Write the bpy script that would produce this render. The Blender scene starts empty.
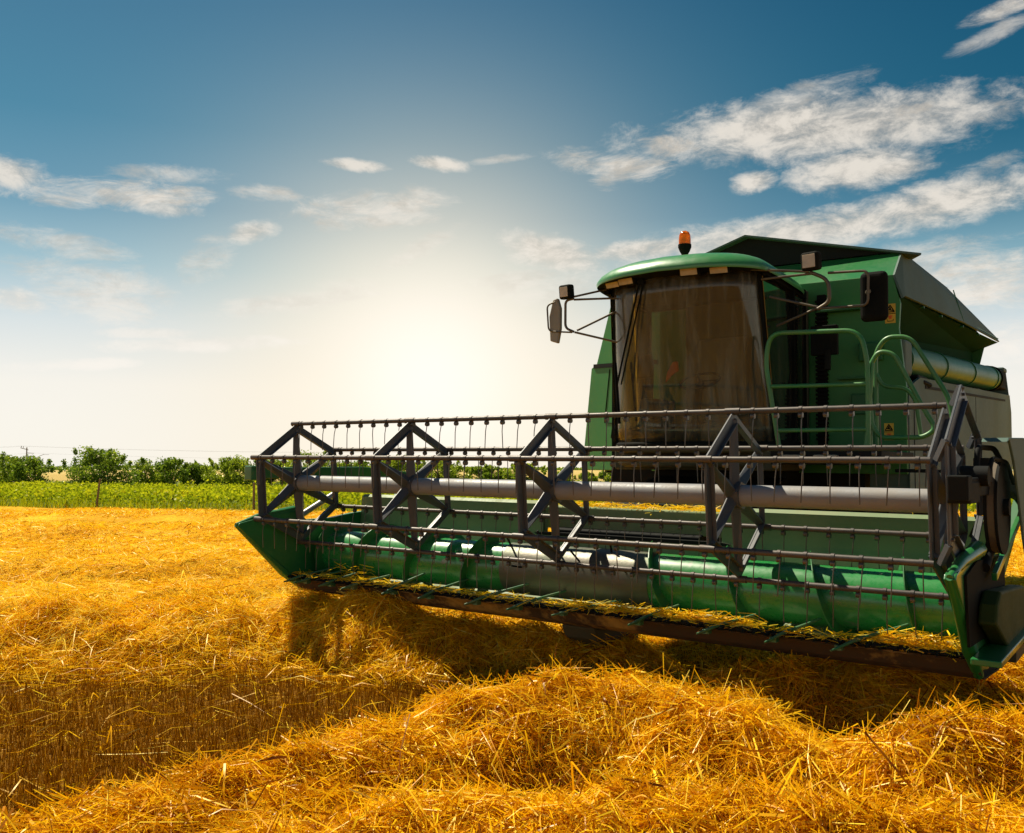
import bpy, bmesh, math, random
import numpy as np
from mathutils import Vector, Matrix
R = math.radians
rng = np.random.default_rng(7)
random.seed(7)
scn = bpy.context.scene
COL = scn.collection

# ------------------------------------------------------------------ camera
CAM_H = 1.5
cam = bpy.data.cameras.new('camera')
cam.sensor_width = 36.0
cam.lens = 906.86 / 1024 * 36.0
cam.clip_start, cam.clip_end = 0.05, 20000
camo = bpy.data.objects.new('camera', cam)
COL.objects.link(camo)
camo.location = (0, 0, CAM_H)
camo.rotation_euler = (math.pi / 2 + 0.0589, 0, 0)
scn.camera = camo
scn.view_settings.view_transform = 'Standard'
scn.view_settings.look = 'None'
scn.view_settings.exposure = 0.6
scn.view_settings.gamma = 1.0
scn.view_settings.use_curve_mapping = False
scn.cycles.max_bounces = 8
scn.cycles.transparent_max_bounces = 12
try:
    scn.cycles.use_denoising = True
except Exception:
    pass

# ------------------------------------------------------------------ sun + sky
SUN_AZ, SUN_EL = R(-47), R(56)          # azimuth from +Y towards +X
sl = bpy.data.lights.new('sun', 'SUN')
sl.energy, sl.angle, sl.color = 5.0, R(0.5), (1.0, 0.91, 0.72)
so = bpy.data.objects.new('sun', sl)
COL.objects.link(so)
sd = Vector((math.sin(SUN_AZ) * math.cos(SUN_EL), math.cos(SUN_AZ) * math.cos(SUN_EL), math.sin(SUN_EL)))
so.rotation_euler = sd.to_track_quat('Z', 'Y').to_euler()


class NT:
    """small helper to write node trees"""
    def __init__(s, tree):
        s.t = tree
        s.t.nodes.clear()

    def n(s, kind, **kw):
        nd = s.t.nodes.new(kind)
        for k, v in kw.items():
            setattr(nd, k, v)
        return nd

    def put(s, sock, v):
        if v is None:
            return
        if hasattr(v, 'is_output'):
            s.t.links.new(v, sock)
        else:
            if sock.type == 'RGBA' and hasattr(v, '__len__') and len(v) == 3:
                v = (*v, 1)
            sock.default_value = v

    def m(s, op, a, b=None, c=None, clamp=False):
        nd = s.n('ShaderNodeMath', operation=op, use_clamp=clamp)
        s.put(nd.inputs[0], a)
        s.put(nd.inputs[1], b)
        if c is not None:
            s.put(nd.inputs[2], c)
        return nd.outputs[0]

    def mix(s, f, a, b, blend='MIX'):
        nd = s.n('ShaderNodeMix', data_type='RGBA', blend_type=blend)
        s.put(nd.inputs[0], f)
        s.put(nd.inputs[6], a)
        s.put(nd.inputs[7], b)
        return nd.outputs[2]

    def noise(s, vec, scale, detail=4, rough=.55, dist=0.0):
        nd = s.n('ShaderNodeTexNoise')
        s.put(nd.inputs['Vector'], vec)
        nd.inputs['Scale'].default_value = scale
        nd.inputs['Detail'].default_value = detail
        nd.inputs['Roughness'].default_value = rough
        nd.inputs['Distortion'].default_value = dist
        return nd.outputs['Fac']

    def ramp(s, f, stops, interp='LINEAR'):
        nd = s.n('ShaderNodeValToRGB')
        cr = nd.color_ramp
        cr.interpolation = interp
        while len(cr.elements) < len(stops):
            cr.elements.new(0.5)
        for e, (p, c) in zip(cr.elements, stops):
            e.position = p
            e.color = (*c, 1) if len(c) == 3 else c
        s.put(nd.inputs[0], f)
        return nd.outputs[0]

    def rng(s, v, a, b, c=0.0, d=1.0, smooth=True):
        nd = s.n('ShaderNodeMapRange', interpolation_type='SMOOTHSTEP' if smooth else 'LINEAR')
        s.put(nd.inputs[0], v)
        for i, x in enumerate((a, b, c, d)):
            s.put(nd.inputs[1 + i], x)
        return nd.outputs[0]


def lin(r, g, b):
    f = lambda c: (c / 255 / 12.92) if c / 255 <= .04045 else ((c / 255 + .055) / 1.055) ** 2.4
    return (f(r), f(g), f(b))


world = bpy.data.worlds.new('World')
scn.world = world
world.use_nodes = True
W = NT(world.node_tree)
BG = 0.1
EX = 2 ** 0.6
tc = W.n('ShaderNodeTexCoord')
sep = W.n('ShaderNodeSeparateXYZ')
W.put(sep.inputs[0], tc.outputs['Generated'])
dx, dy, dz = sep.outputs
D2R = 57.29578
az = W.m('MULTIPLY', W.m('ARCTAN2', dx, dy), D2R)
el = W.m('MULTIPLY', W.m('ARCSINE', dz), D2R)
sky = W.n('ShaderNodeTexSky', sky_type='NISHITA')
sky.sun_disc = False
sky.sun_elevation = SUN_EL
sky.sun_rotation = SUN_AZ
sky.air_density, sky.dust_density, sky.ozone_density = 1.0, 1.6, 2.0
eln = W.m('DIVIDE', el, 90.0, clamp=True)
S10 = lambda c: tuple(x / BG / EX for x in c)
grad = W.ramp(eln, [(0.0, lin(252, 248, 238)), (5.0 / 90, lin(247, 243, 234)), (8.5 / 90, lin(216, 225, 226)),
                    (12 / 90, lin(152, 188, 200)), (15.5 / 90, lin(94, 148, 172)), (20 / 90, lin(58, 128, 156)), (29 / 90, lin(36, 103, 136)),
                    (45 / 90, lin(22, 84, 122)), (1.0, lin(12, 58, 100))])
gm = W.n('ShaderNodeMix', data_type='RGBA', blend_type='MULTIPLY')
W.put(gm.inputs[0], 1.0)
W.put(gm.inputs[6], grad)
W.put(gm.inputs[7], (1 / BG / EX, 1 / BG / EX, 1 / BG / EX))
base = W.mix(0.06, gm.outputs[2], sky.outputs[0])
# deeper blue away from the hazy side of the sky
side = W.rng(W.m('ABSOLUTE', W.m('ADD', az, 22.0)), 10.0, 58.0)
high = W.rng(el, 7.0, 20.0)
base = W.mix(W.m('MULTIPLY', side, high), base, W.mix(1.0, base, (.24, .50, .58), 'MULTIPLY'))
# bright hazy veil low around the sun side
GAZ, GEL = R(-5.2), R(5.6)
gd = Vector((math.sin(GAZ) * math.cos(GEL), math.cos(GAZ) * math.cos(GEL), math.sin(GEL)))
dot = W.n('ShaderNodeVectorMath', operation='DOT_PRODUCT')
W.put(dot.inputs[0], tc.outputs['Generated'])
dot.inputs[1].default_value = gd
ang = W.m('MULTIPLY', W.m('ARCCOSINE', W.m('MINIMUM', dot.outputs['Value'], 1.0)), D2R)
g1 = W.m('POWER', 2.718, W.m('MULTIPLY', W.m('POWER', W.m('DIVIDE', ang, 7.0), 2.0), -1.0))
g2 = W.m('POWER', 2.718, W.m('MULTIPLY', W.m('POWER', W.m('DIVIDE', ang, 12.6), 2.0), -1.0))
base = W.mix(W.m('MULTIPLY', g2, .85), base, S10(lin(255, 238, 206)))

comb = W.n('ShaderNodeCombineXYZ')
W.put(comb.inputs[0], az)
W.put(comb.inputs[1], W.m('MULTIPLY', W.m('MULTIPLY_ADD', az, -.05, el), 3.0))
wisp = W.noise(comb.outputs[0], 0.26, 12, .72, 0.5)
comb2 = W.n('ShaderNodeCombineXYZ')
W.put(comb2.inputs[0], az)
W.put(comb2.inputs[1], W.m('MULTIPLY', el, 2.0))
puff = W.noise(comb2.outputs[0], 0.36, 12, .68, 0.25)
# clouds: azimuth, elevation, half width, half height (degrees), tilt, kind (0 wisp, 1 puff), strength
CLOUDS = [
    (11.5, 19.6, 4.5, .9, -4, 0, .95), (13.5, 20.4, 3.5, .8, 10, 0, .8), (9.0, 13.7, 5.5, .8, 4, 1, .9), (-13.0, 10.5, 6.0, 1.0, 12, 0, .6), (-20.5, 17.2, 4.0, .6, 4, 0, .6), (-26.5, 12.6, 4.5, .9, -8, 0, .6),
    (19.5, 19.9, 13.0, 2.1, -1, 1, .85), (16.6, 20.3, 7.0, 2.0, 4, 1, .9), (24.5, 20.0, 6.5, 1.0, -4, 0, .8), (17.5, 21.6, 5.0, 1.0, 10, 0, .6),
    (21.1, 17.5, 4.6, 1.55, 3, 1, 1.1), (15.2, 17.3, 1.6, .75, 8, 1, .9), (23.0, 17.3, 3.0, .9, 0, 1, .9),
    (6.4, 18.8, 4.2, 1.0, -8, 0, .95), (6.8, 18.3, 2.2, .8, 16, 0, .8),
    (2.6, 13.6, 3.9, 1.3, -12, 1, 1.15), (1.6, 14.0, 1.8, .9, -20, 1, 1.0),
    (18.0, 14.2, 14.0, 1.35, 4, 1, .95), (25.5, 15.0, 7.0, 1.5, 5, 1, .95), (27.5, 16.4, 2.5, .7, 14, 0, .7),
    (29.3, 24.6, 2.6, .55, 10, 0, .8), (28.5, 23.4, 2.6, .5, 14, 0, .55),
    (-9.0, 16.0, 5.2, 1.3, 6, 0, .95), (-7.0, 16.4, 2.4, 1.1, 20, 0, .7), (-16.3, 14.3, 1.8, .7, 14, 1, .8), (-15.6, 16.6, 2.4, .6, 0, 0, .7),
    (-24.4, 15.8, 6.8, .95, 4, 0, .9), (-29.5, 16.2, 2.2, 1.0, 0, 1, .85), (-21.5, 15.3, 2.6, .6, -4, 1, .7),
    (-10.0, 18.6, 2.3, .42, -2, 1, .85), (-4.7, 18.9, 2.1, .48, -5, 1, .9), (-.8, 19.2, 2.3, .28, 6, 0, .6),
    (-24.6, 10.2, 5.0, 1.9, -10, 0, .7), (-18.6, 12.5, 2.2, 1.4, 40, 0, .6), (-6.0, 13.7, 3.6, .7, 28, 0, .55), (1.5, 11.6, 5.5, 1.2, 4, 0, .6),
    (-18.8, 7.5, 6.8, .55, 4, 1, .75), (-25.8, 6.0, 3.8, .42, 5, 1, .75), (-21.9, 8.0, 3.2, .4, 2, 1, .6), (-28.8, 9.4, 1.8, .8, -10, 1, .8),
    (26.6, 10.6, 5.5, 2.2, 0, 0, .95), (28.5, 7.0, 4.0, 1.6, -8, 0, .85), (24.0, 12.2, 6.0, 1.0, 3, 0, .7),
    (47, 20, 12, 3, 5, 0, .9), (-52, 19, 14, 3, -4, 0, .8), (75, 24, 14, 4, 5, 1, .8), (-85, 26, 14, 4, 5, 1, .8),
]
dens = None
for (a0, e0, A, B, rot, kind, st) in CLOUDS:
    ca, sa = math.cos(R(rot)), math.sin(R(rot))
    da, de = W.m('SUBTRACT', az, a0), W.m('SUBTRACT', el, e0)
    u = W.m('MULTIPLY_ADD', da, ca / A, W.m('MULTIPLY', de, sa / A))
    v = W.m('MULTIPLY_ADD', da, -sa / B, W.m('MULTIPLY', de, ca / B))
    q = W.m('SUBTRACT', 1.0, W.m('ADD', W.m('MULTIPLY', u, u), W.m('MULTIPLY', v, v)))
    q = W.m('MAXIMUM', q, -3.0)
    nz = puff if kind else wisp
    k = 2.8 if kind else 3.6
    d = W.m('ADD', W.m('MULTIPLY', q, 1.0), W.m('MULTIPLY', W.m('SUBTRACT', nz, .53), k))
    d = W.rng(d, -.2, 1.15 if kind else 1.35, 0.0, min(1.0, st * 1.12))
    dens = d if dens is None else W.m('MAXIMUM', dens, d)
cshade = W.mix(W.rng(puff, .36, .60), lin(206, 196, 182), lin(236, 228, 216))
cshade = W.mix(W.rng(el, 5.0, 13.0, 1.0, 0.0), cshade, lin(253, 247, 238))
base = W.mix(W.m('MULTIPLY', dens, .92, clamp=True), base, W.mix(1.0, cshade, (1 / BG / EX, 1 / BG / EX, 1 / BG / EX), 'MULTIPLY'))
base = W.mix(W.m('MULTIPLY', g1, .95), base, S10((1.10, 1.04, .94)))
below = W.rng(el, -1.5, -.2, 1.0, 0.0)
base = W.mix(below, base, S10(lin(120, 100, 60)))
bgn = W.n('ShaderNodeBackground')
W.put(bgn.inputs[0], base)
bgn.inputs[1].default_value = BG
wo = W.n('ShaderNodeOutputWorld')
W.t.links.new(bgn.outputs[0], wo.inputs[0])
world.cycles.sampling_method = 'MANUAL'
world.cycles.sample_map_resolution = 512


# ------------------------------------------------------------------ materials
def new_mat(name):
    m = bpy.data.materials.new(name)
    m.use_nodes = True
    return m, NT(m.node_tree)


def paint(name, col, rough=.4, metal=0.0, dust=.18, dustcol=(.30, .25, .13), scale=3.0, coat=0.0, bump=.0, spec=.5, streak=False, wear=0.0):
    """painted or bare metal with uneven dust and dull patches"""
    m, N = new_mat(name)
    t = N.n('ShaderNodeTexCoord')
    vec = t.outputs['Object']
    if streak:
        mp = N.n('ShaderNodeMapping')
        mp.inputs['Scale'].default_value = (1, 1, .22)
        N.put(mp.inputs[0], vec)
        vec = mp.outputs[0]
    n1 = N.noise(vec, scale, 6, .62, .3)
    n2 = N.noise(t.outputs['Object'], scale * 14, 3, .6)
    f = N.m('MULTIPLY', N.rng(N.m('MULTIPLY_ADD', n2, .35, n1), .48, .92), dust * 1.4, clamp=True)
    f = N.m('ADD', f, dust * .25)
    c = N.mix(f, col, dustcol)
    v = N.noise(t.outputs['Object'], scale * .6, 3)
    c = N.mix(1.0, c, N.ramp(v, [(.3, (.86, .86, .86)), (.7, (1.08, 1.08, 1.08))]), 'MULTIPLY')
    b = N.n('ShaderNodeBsdfPrincipled')
    if wear:
        # paint rubbed through to steel in scratched patches
        mp2 = N.n('ShaderNodeMapping')
        mp2.inputs['Scale'].default_value = (1.0, 3.0, 3.0)
        N.put(mp2.inputs[0], t.outputs['Object'])
        wn = N.noise(mp2.outputs[0], 3.5, 8, .72, .6)
        wf = N.rng(wn, .66 - wear * .25, .74 - wear * .25)
        c = N.mix(N.m('MULTIPLY', wf, .8), c, (.19, .16, .13))
    N.put(b.inputs['Base Color'], c)
    b.inputs['Metallic'].default_value = metal
    b.inputs['Specular IOR Level'].default_value = spec
    N.put(b.inputs['Roughness'], N.m('ADD', N.m('MULTIPLY', f, .5), N.m('MULTIPLY_ADD', n2, .14, rough - .07)))
    b.inputs['Coat Weight'].default_value = coat
    if bump:
        bn = N.n('ShaderNodeBump')
        bn.inputs['Strength'].default_value = bump
        bn.inputs['Distance'].default_value = .01
        N.put(bn.inputs['Height'], n2)
        N.t.links.new(bn.outputs[0], b.inputs['Normal'])
    o = N.n('ShaderNodeOutputMaterial')
    N.t.links.new(b.outputs[0], o.inputs[0])
    return m


M = {}
M['green'] = paint('green_paint', (.010, .160, .036), .33, dust=.07, coat=.2, scale=2.0)
M['auger'] = paint('auger_green', (.008, .215, .042), .26, dust=.07, coat=.25, scale=2.5, wear=.30)
M['body'] = paint('body_green', (.012, .135, .038), .42, dust=.09, dustcol=(.20, .20, .10), scale=1.3, streak=True, spec=.3)
M['front'] = paint('flare_lit_front_green', (.030, .20, .046), .42, dust=.10, dustcol=(.22, .23, .10), scale=1.3, streak=True, spec=.3)  # body green lightened, flare brightness is put into the colour
M['panel'] = paint('dusty_skylit_panel_green', (.080, .135, .112), .6, dust=.16, dustcol=(.17, .20, .16), scale=1.2, streak=True, spec=.22)  # greyed in colour for dust plus the sky light on the shaded side
M['wall'] = paint('dusty_header_green', (.135, .225, .085), .5, dust=.30, dustcol=(.34, .32, .18), scale=2.0)
M['under'] = paint('shaded_inner_green', (.004, .045, .016), .85, dust=.05, dustcol=(.06, .06, .04), scale=1.5, spec=.05)  # green darkened so the tank underside holds shade in its colour
M['shell'] = paint('sunlit_mirror_shell', (.30, .26, .21), .5, dust=.2, scale=5)  # shell colour paled to carry sun and flare brightness
M['roof'] = paint('roof_green', (.035, .25, .065), .32, dust=.14, coat=.3, scale=1.2)
M['rail'] = paint('rail_green', (.030, .20, .045), .38, dust=.14, scale=6)
M['worn'] = paint('worn_bare_steel', (.135, .110, .090), .42, metal=.45, dust=.16, dustcol=(.02, .20, .05), scale=3.2, bump=.1)
M['spider'] = paint('grey_reel_paint', (.060, .067, .078), .42, dust=.12, dustcol=(.17, .145, .115), scale=5)
M['bat'] = paint('rusty_bat_tube', (.066, .060, .056), .42, metal=.35, dust=.20, dustcol=(.17, .12, .085), scale=9)
M['tube'] = paint('reel_tube_grey', (.25, .26, .28), .44, dust=.26, dustcol=(.26, .20, .13), scale=4, bump=.06)
M['tine'] = paint('tine_wire', (.11, .095, .085), .4, metal=.5, dust=.1, scale=8)
M['belly'] = paint('bounce_gold_belly_steel', (.50, .31, .07), .45, metal=.0, dust=1.1, dustcol=(.055, .032, .012), scale=1.1, bump=.2)  # stained steel; straw bounce painted as gold, uneven reflections as dark patches
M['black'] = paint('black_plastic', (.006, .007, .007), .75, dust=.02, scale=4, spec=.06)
M['dark'] = paint('dark_chassis', (.010, .011, .011), .7, dust=.08, dustcol=(.05, .045, .03), scale=3, spec=.12)
M['chassis'] = paint('cab_base_olive', (.050, .052, .032), .5, dust=.25, dustcol=(.14, .12, .07), scale=3, spec=.2)
M['olive'] = paint('dull_olive_paint', (.030, .055, .010), .6, dust=.2, dustcol=(.08, .07, .02), scale=3, spec=.15)
M['lifter'] = paint('lifter_green', (.012, .13, .045), .4, dust=.2, scale=9)
M['rod'] = paint('mirror_rod', (.09, .07, .055), .4, metal=.4, dust=.2, scale=8)
M['rubber'] = paint('tyre_rubber', (.016, .016, .016), .8, dust=.4, dustcol=(.13, .10, .06), scale=4, bump=.3)
M['rim'] = paint('wheel_yellow', (.55, .38, .03), .45, dust=.25, scale=4)
M['steel'] = paint('steel', (.45, .44, .42), .35, metal=.9, dust=.15, scale=6)
M['yellow'] = paint('sticker_yellow', (.78, .46, .02), .5, dust=.05, scale=10)
M['white'] = paint('sticker_white', (.80, .80, .76), .5, dust=.05, scale=10)
M['cloth'] = paint('orange_cloth', (.80, .13, .02), .8, dust=.05, scale=10)
M['belt'] = paint('belt_brown', (.085, .060, .045), .6, dust=.2, scale=9)
M['wood'] = paint('weathered_wood', (.14, .095, .06), .85, dust=.2, scale=3, bump=.3)
M['pole'] = paint('pole_concrete', (.20, .18, .17), .85, dust=.1, scale=3)
M['mirror'] = paint('mirror_glass', (.75, .72, .66), .08, metal=1.0, dust=.12, scale=3)
M['seat'] = paint('seat_fabric', (.16, .13, .10), .9, dust=.1, scale=6)


def glass(name, tint, refl=.25, rough=.03, dirt_sheen=.1, glc=(.95, .95, .93)):
    m, N = new_mat(name)
    t = N.n('ShaderNodeTexCoord')
    tr = N.n('ShaderNodeBsdfTransparent')
    N.put(tr.inputs[0], tint)
    gl = N.n('ShaderNodeBsdfGlossy')
    gl.inputs['Roughness'].default_value = rough
    N.put(gl.inputs[0], glc)
    fr = N.n('ShaderNodeFresnel')
    fr.inputs[0].default_value = 1.5
    f = N.m('MULTIPLY_ADD', fr.outputs[0], 1.0, refl, clamp=True)
    mx = N.n('ShaderNodeMixShader')
    N.put(mx.inputs[0], f)
    N.t.links.new(tr.outputs[0], mx.inputs[1])
    N.t.links.new(gl.outputs[0], mx.inputs[2])
    df = N.n('ShaderNodeBsdfDiffuse')
    N.put(df.inputs[0], (.36, .33, .25))
    mp = N.n('ShaderNodeMapping')
    mp.inputs['Scale'].default_value = (3.5, 3.5, .3)
    N.put(mp.inputs[0], t.outputs['Object'])
    dn = N.noise(mp.outputs[0], 2.2, 7, .65, .8)
    mx2 = N.n('ShaderNodeMixShader')
    N.put(mx2.inputs[0], N.m('MULTIPLY_ADD', N.rng(dn, .42, .75), dirt_sheen * 2, dirt_sheen * .5))  # streaked film: dirt, plus reflection streaks and haze painted as diffuse
    N.t.links.new(mx.outputs[0], mx2.inputs[1])
    N.t.links.new(df.outputs[0], mx2.inputs[2])
    o = N.n('ShaderNodeOutputMaterial')
    N.t.links.new(mx2.outputs[0], o.inputs[0])
    return m


M['glass'] = glass('windscreen_glass', (.86, .84, .72), .0, .02, .15, (.70, .68, .64))  # strong film here paints the golden reflection haze onto the windscreen
M['clear'] = glass('clear_side_glass', (.78, .80, .72), .0, .03, .03)
M['doorglass'] = glass('door_glass', (.10, .16, .13), .10, .03, .05)
M['lens'] = paint('lamp_lens', (.50, .37, .24), .2, dust=.25, scale=20, coat=.5)


def lens_mat():
    m, N = new_mat('amber_lens')
    b = N.n('ShaderNodeBsdfPrincipled')
    N.put(b.inputs['Base Color'], (.95, .20, .012))
    b.inputs['Roughness'].default_value = .15
    b.inputs['Transmission Weight'].default_value = .55
    b.inputs['IOR'].default_value = 1.3
    o = N.n('ShaderNodeOutputMaterial')
    N.t.links.new(b.outputs[0], o.inputs[0])
    return m


M['amber'] = lens_mat()


def veg_mat(name, stops, trans=.35, gloss=.08):
    """leaf or straw: colour picked by the per-piece 'tone' attribute, lit from behind too"""
    m, N = new_mat(name)
    a = N.n('ShaderNodeAttribute', attribute_name='tone')
    c = N.ramp(a.outputs['Fac'], stops)
    d = N.n('ShaderNodeBsdfDiffuse')
    N.put(d.inputs[0], c)
    tl = N.n('ShaderNodeBsdfTranslucent')
    N.put(tl.inputs[0], c)
    mx = N.n('ShaderNodeMixShader')
    mx.inputs[0].default_value = trans
    N.t.links.new(d.outputs[0], mx.inputs[1])
    N.t.links.new(tl.outputs[0], mx.inputs[2])
    g = N.n('ShaderNodeBsdfGlossy')
    g.inputs['Roughness'].default_value = .35
    N.put(g.inputs[0], (.9, .8, .6))
    mx2 = N.n('ShaderNodeMixShader')
    mx2.inputs[0].default_value = gloss
    N.t.links.new(mx.outputs[0], mx2.inputs[1])
    N.t.links.new(g.outputs[0], mx2.inputs[2])
    o = N.n('ShaderNodeOutputMaterial')
    N.t.links.new(mx2.outputs[0], o.inputs[0])
    return m


STRAW = [(0.0, (.24, .07, .001)), (.25, (.66, .285, .002)), (.6, (.96, .575, .006)), (.85, (.98, .71, .03)), (1.0, (.98, .80, .17))]
M['straw'] = veg_mat('straw', STRAW, .35, .025)
M['stub'] = veg_mat('stubble', [(0.0, (.10, .034, .001)), (.5, (.31, .118, .002)), (1.0, (.70, .36, .015))], .25, .015)
M['leaf'] = veg_mat('tree_leaf', [(0.0, (.06, .12, .014)), (.5, (.20, .30, .018)), (1.0, (.42, .46, .022))], .5, .04)
M['leaf2'] = veg_mat('pale_tree_leaf', [(0.0, (.12, .19, .016)), (.5, (.32, .41, .024)), (1.0, (.52, .54, .035))], .5, .04)
M['crop'] = veg_mat('crop_leaf', [(0.0, (.07, .12, .006)), (.5, (.36, .42, .008)), (1.0, (.60, .58, .015))], .45, .008)


def ground_mat():
    m, N = new_mat('straw_ground')
    t = N.n('ShaderNodeTexCoord')
    n1 = N.noise(t.outputs['Object'], .35, 6, .6)
    n2 = N.noise(t.outputs['Object'], 9.0, 6, .7)
    n3 = N.noise(t.outputs['Object'], 60.0, 4, .7)
    v = N.m('ADD', N.m('MULTIPLY', n1, .35), N.m('ADD', N.m('MULTIPLY', n2, .4), N.m('MULTIPLY', n3, .3)))
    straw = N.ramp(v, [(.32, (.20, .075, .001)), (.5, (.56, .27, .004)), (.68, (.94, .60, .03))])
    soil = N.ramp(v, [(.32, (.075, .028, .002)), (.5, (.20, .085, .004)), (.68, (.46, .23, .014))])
    sp = N.n('ShaderNodeSeparateXYZ')
    N.put(sp.inputs[0], t.outputs['Object'])
    grass = N.ramp(v, [(.35, (.05, .07, .012)), (.6, (.13, .16, .025))])
    far = N.ramp(v, [(.35, (.33, .22, .06)), (.6, (.46, .33, .10))])
    y = N.m('MULTIPLY_ADD', n1, 1.5, sp.outputs[1])
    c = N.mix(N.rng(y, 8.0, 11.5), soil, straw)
    ed = N.m('MULTIPLY', N.m('ADD', sp.outputs[0], 23.5), .42)
    ed = N.m('MINIMUM', N.m('MAXIMUM', ed, -8.0), 10.6)
    c = N.mix(N.rng(N.m('ADD', sp.outputs[1], ed), 41.5, 42.0), c, grass)
    c = N.mix(N.rng(y, 120, 150), c, far)
    b = N.n('ShaderNodeBsdfPrincipled')
    N.put(b.inputs['Base Color'], c)
    b.inputs['Roughness'].default_value = .95
    b.inputs['Specular IOR Level'].default_value = .1
    bn = N.n('ShaderNodeBump')
    bn.inputs['Strength'].default_value = .8
    bn.inputs['Distance'].default_value = .04
    N.put(bn.inputs['Height'], N.m('ADD', n2, N.m('MULTIPLY', n3, .5)))
    N.t.links.new(bn.outputs[0], b.inputs['Normal'])
    o = N.n('ShaderNodeOutputMaterial')
    N.t.links.new(b.outputs[0], o.inputs[0])
    return m


M['ground'] = ground_mat()
M['hill'] = paint('far_wheat', (.50, .36, .12), .95, dust=.2, dustcol=(.40, .31, .12), scale=.02, spec=.1)
M['bark'] = paint('bark', (.10, .075, .05), .9, dust=.2, scale=3, bump=.3)


# ------------------------------------------------------------------ mesh helpers
def tag(o, label=None, cat=None, group=None, kind=None):
    for k, v in (('label', label), ('category', cat), ('group', group), ('kind', kind)):
        if v:
            o[k] = v
    return o


def mesh_obj(name, verts, faces, mat, parent=None, smooth=False):
    me = bpy.data.meshes.new(name)
    me.from_pydata([tuple(v) for v in verts], [], faces)
    me.materials.append(mat)
    if smooth:
        me.polygons.foreach_set('use_smooth', [True] * len(me.polygons))
    me.update()
    o = bpy.data.objects.new(name, me)
    COL.objects.link(o)
    if parent:
        o.parent = parent
    return o


class MB:
    """collects shapes, then links them as one mesh object"""
    def __init__(s):
        s.v, s.f, s.sm = [], [], []

    def add(s, vs, fs, smooth=False):
        n = len(s.v)
        s.v += [Vector(v) for v in vs]
        s.f += [tuple(i + n for i in f) for f in fs]
        s.sm += [smooth] * len(fs)
        return s

    def box(s, x0, x1, y0, y1, z0, z1):
        vs = [(x, y, z) for x in (x0, x1) for y in (y0, y1) for z in (z0, z1)]
        return s.add(vs, [(0, 1, 3, 2), (4, 6, 7, 5), (0, 4, 5, 1), (2, 3, 7, 6), (0, 2, 6, 4), (1, 5, 7, 3)])

    def prism(s, pts, axis, a, b):
        """polygon pts in the plane across axis, from a to b"""
        def mk(p, t):
            if axis == 'x':
                return (t, p[0], p[1])
            if axis == 'y':
                return (p[0], t, p[1])
            return (p[0], p[1], t)
        n = len(pts)
        vs = [mk(p, a) for p in pts] + [mk(p, b) for p in pts]
        fs = [tuple(range(n)), tuple(range(2 * n - 1, n - 1, -1))]
        fs += [(i, (i + 1) % n, n + (i + 1) % n, n + i) for i in range(n)]
        return s.add(vs, fs)

    def beam(s, p, q, w, h, up=(0, 0, 1), w2=None, h2=None):
        """rectangular bar from p to q, optionally tapering"""
        p, q = Vector(p), Vector(q)
        d = (q - p).normalized()
        a = d.cross(Vector(up))
        if a.length < 1e-4:
            a = d.cross(Vector((1, 0, 0)))
        a.normalize()
        b = a.cross(d)
        vs = []
        for c, ww, hh in ((p, w, h), (q, w2 or w, h2 or h)):
            for i, j in ((-1, -1), (1, -1), (1, 1), (-1, 1)):
                vs.append(c + a * i * ww / 2 + b * j * hh / 2)
        return s.add(vs, [(3, 2, 1, 0), (4, 5, 6, 7), (0, 1, 5, 4), (1, 2, 6, 5), (2, 3, 7, 6), (3, 0, 4, 7)])

    def tube(s, pts, r, n=8, caps=True, r2=None):
        pts = [Vector(p) for p in pts]
        k = len(pts)
        rr = r if hasattr(r, '__len__') else [r] * k
        d0 = (pts[1] - pts[0]).normalized()
        a = d0.orthogonal().normalized()
        vs = []
        for i, p in enumerate(pts):
            d = (pts[min(i + 1, k - 1)] - pts[max(i - 1, 0)]).normalized()
            a = (a - d * a.dot(d)).normalized()
            b = d.cross(a)
            for j in range(n):
                t = 2 * math.pi * j / n
                vs.append(p + (a * math.cos(t) + b * math.sin(t)) * rr[i])
        fs = [(i * n + j, i * n + (j + 1) % n, (i + 1) * n + (j + 1) % n, (i + 1) * n + j) for i in range(k - 1) for j in range(n)]
        s.add(vs, fs, True)
        if caps:
            s.add([vs[j] for j in range(n)], [tuple(range(n - 1, -1, -1))])
            s.add([vs[(k - 1) * n + j] for j in range(n)], [tuple(range(n))])
        return s

    def cyl(s, p, q, r, n=24, r2=None):
        return s.tube([p, q], [r, r if r2 is None else r2], n)

    def build(s, name, mat, parent=None, bevel=0.0, seg=2):
        me = bpy.data.meshes.new(name)
        me.from_pydata([tuple(v) for v in s.v], [], s.f)
        me.polygons.foreach_set('use_smooth', s.sm)
        me.materials.append(mat)
        bm = bmesh.new()
        bm.from_mesh(me)
        bmesh.ops.recalc_face_normals(bm, faces=bm.faces)
        bm.to_mesh(me)
        bm.free()
        me.update()
        o = bpy.data.objects.new(name, me)
        COL.objects.link(o)
        if parent:
            o.parent = parent
        if bevel:
            b = o.modifiers.new('bevel', 'BEVEL')
            b.width, b.segments, b.limit_method = bevel, seg, 'ANGLE'
            b.angle_limit = R(35)
        return o


def arc_pts(pts, rad, n=5):
    """round the inner corners of a polyline"""
    pts = [Vector(p) for p in pts]
    out = [pts[0]]
    for a, b, c in zip(pts, pts[1:], pts[2:]):
        u, v = (a - b), (c - b)
        t = min(rad, u.length * .45, v.length * .45)
        p, q = b + u.normalized() * t, b + v.normalized() * t
        for i in range(n + 1):
            f = i / n
            out.append(p * (1 - f) ** 2 + b * 2 * f * (1 - f) + q * f * f)
    out.append(pts[-1])
    return out


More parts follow.
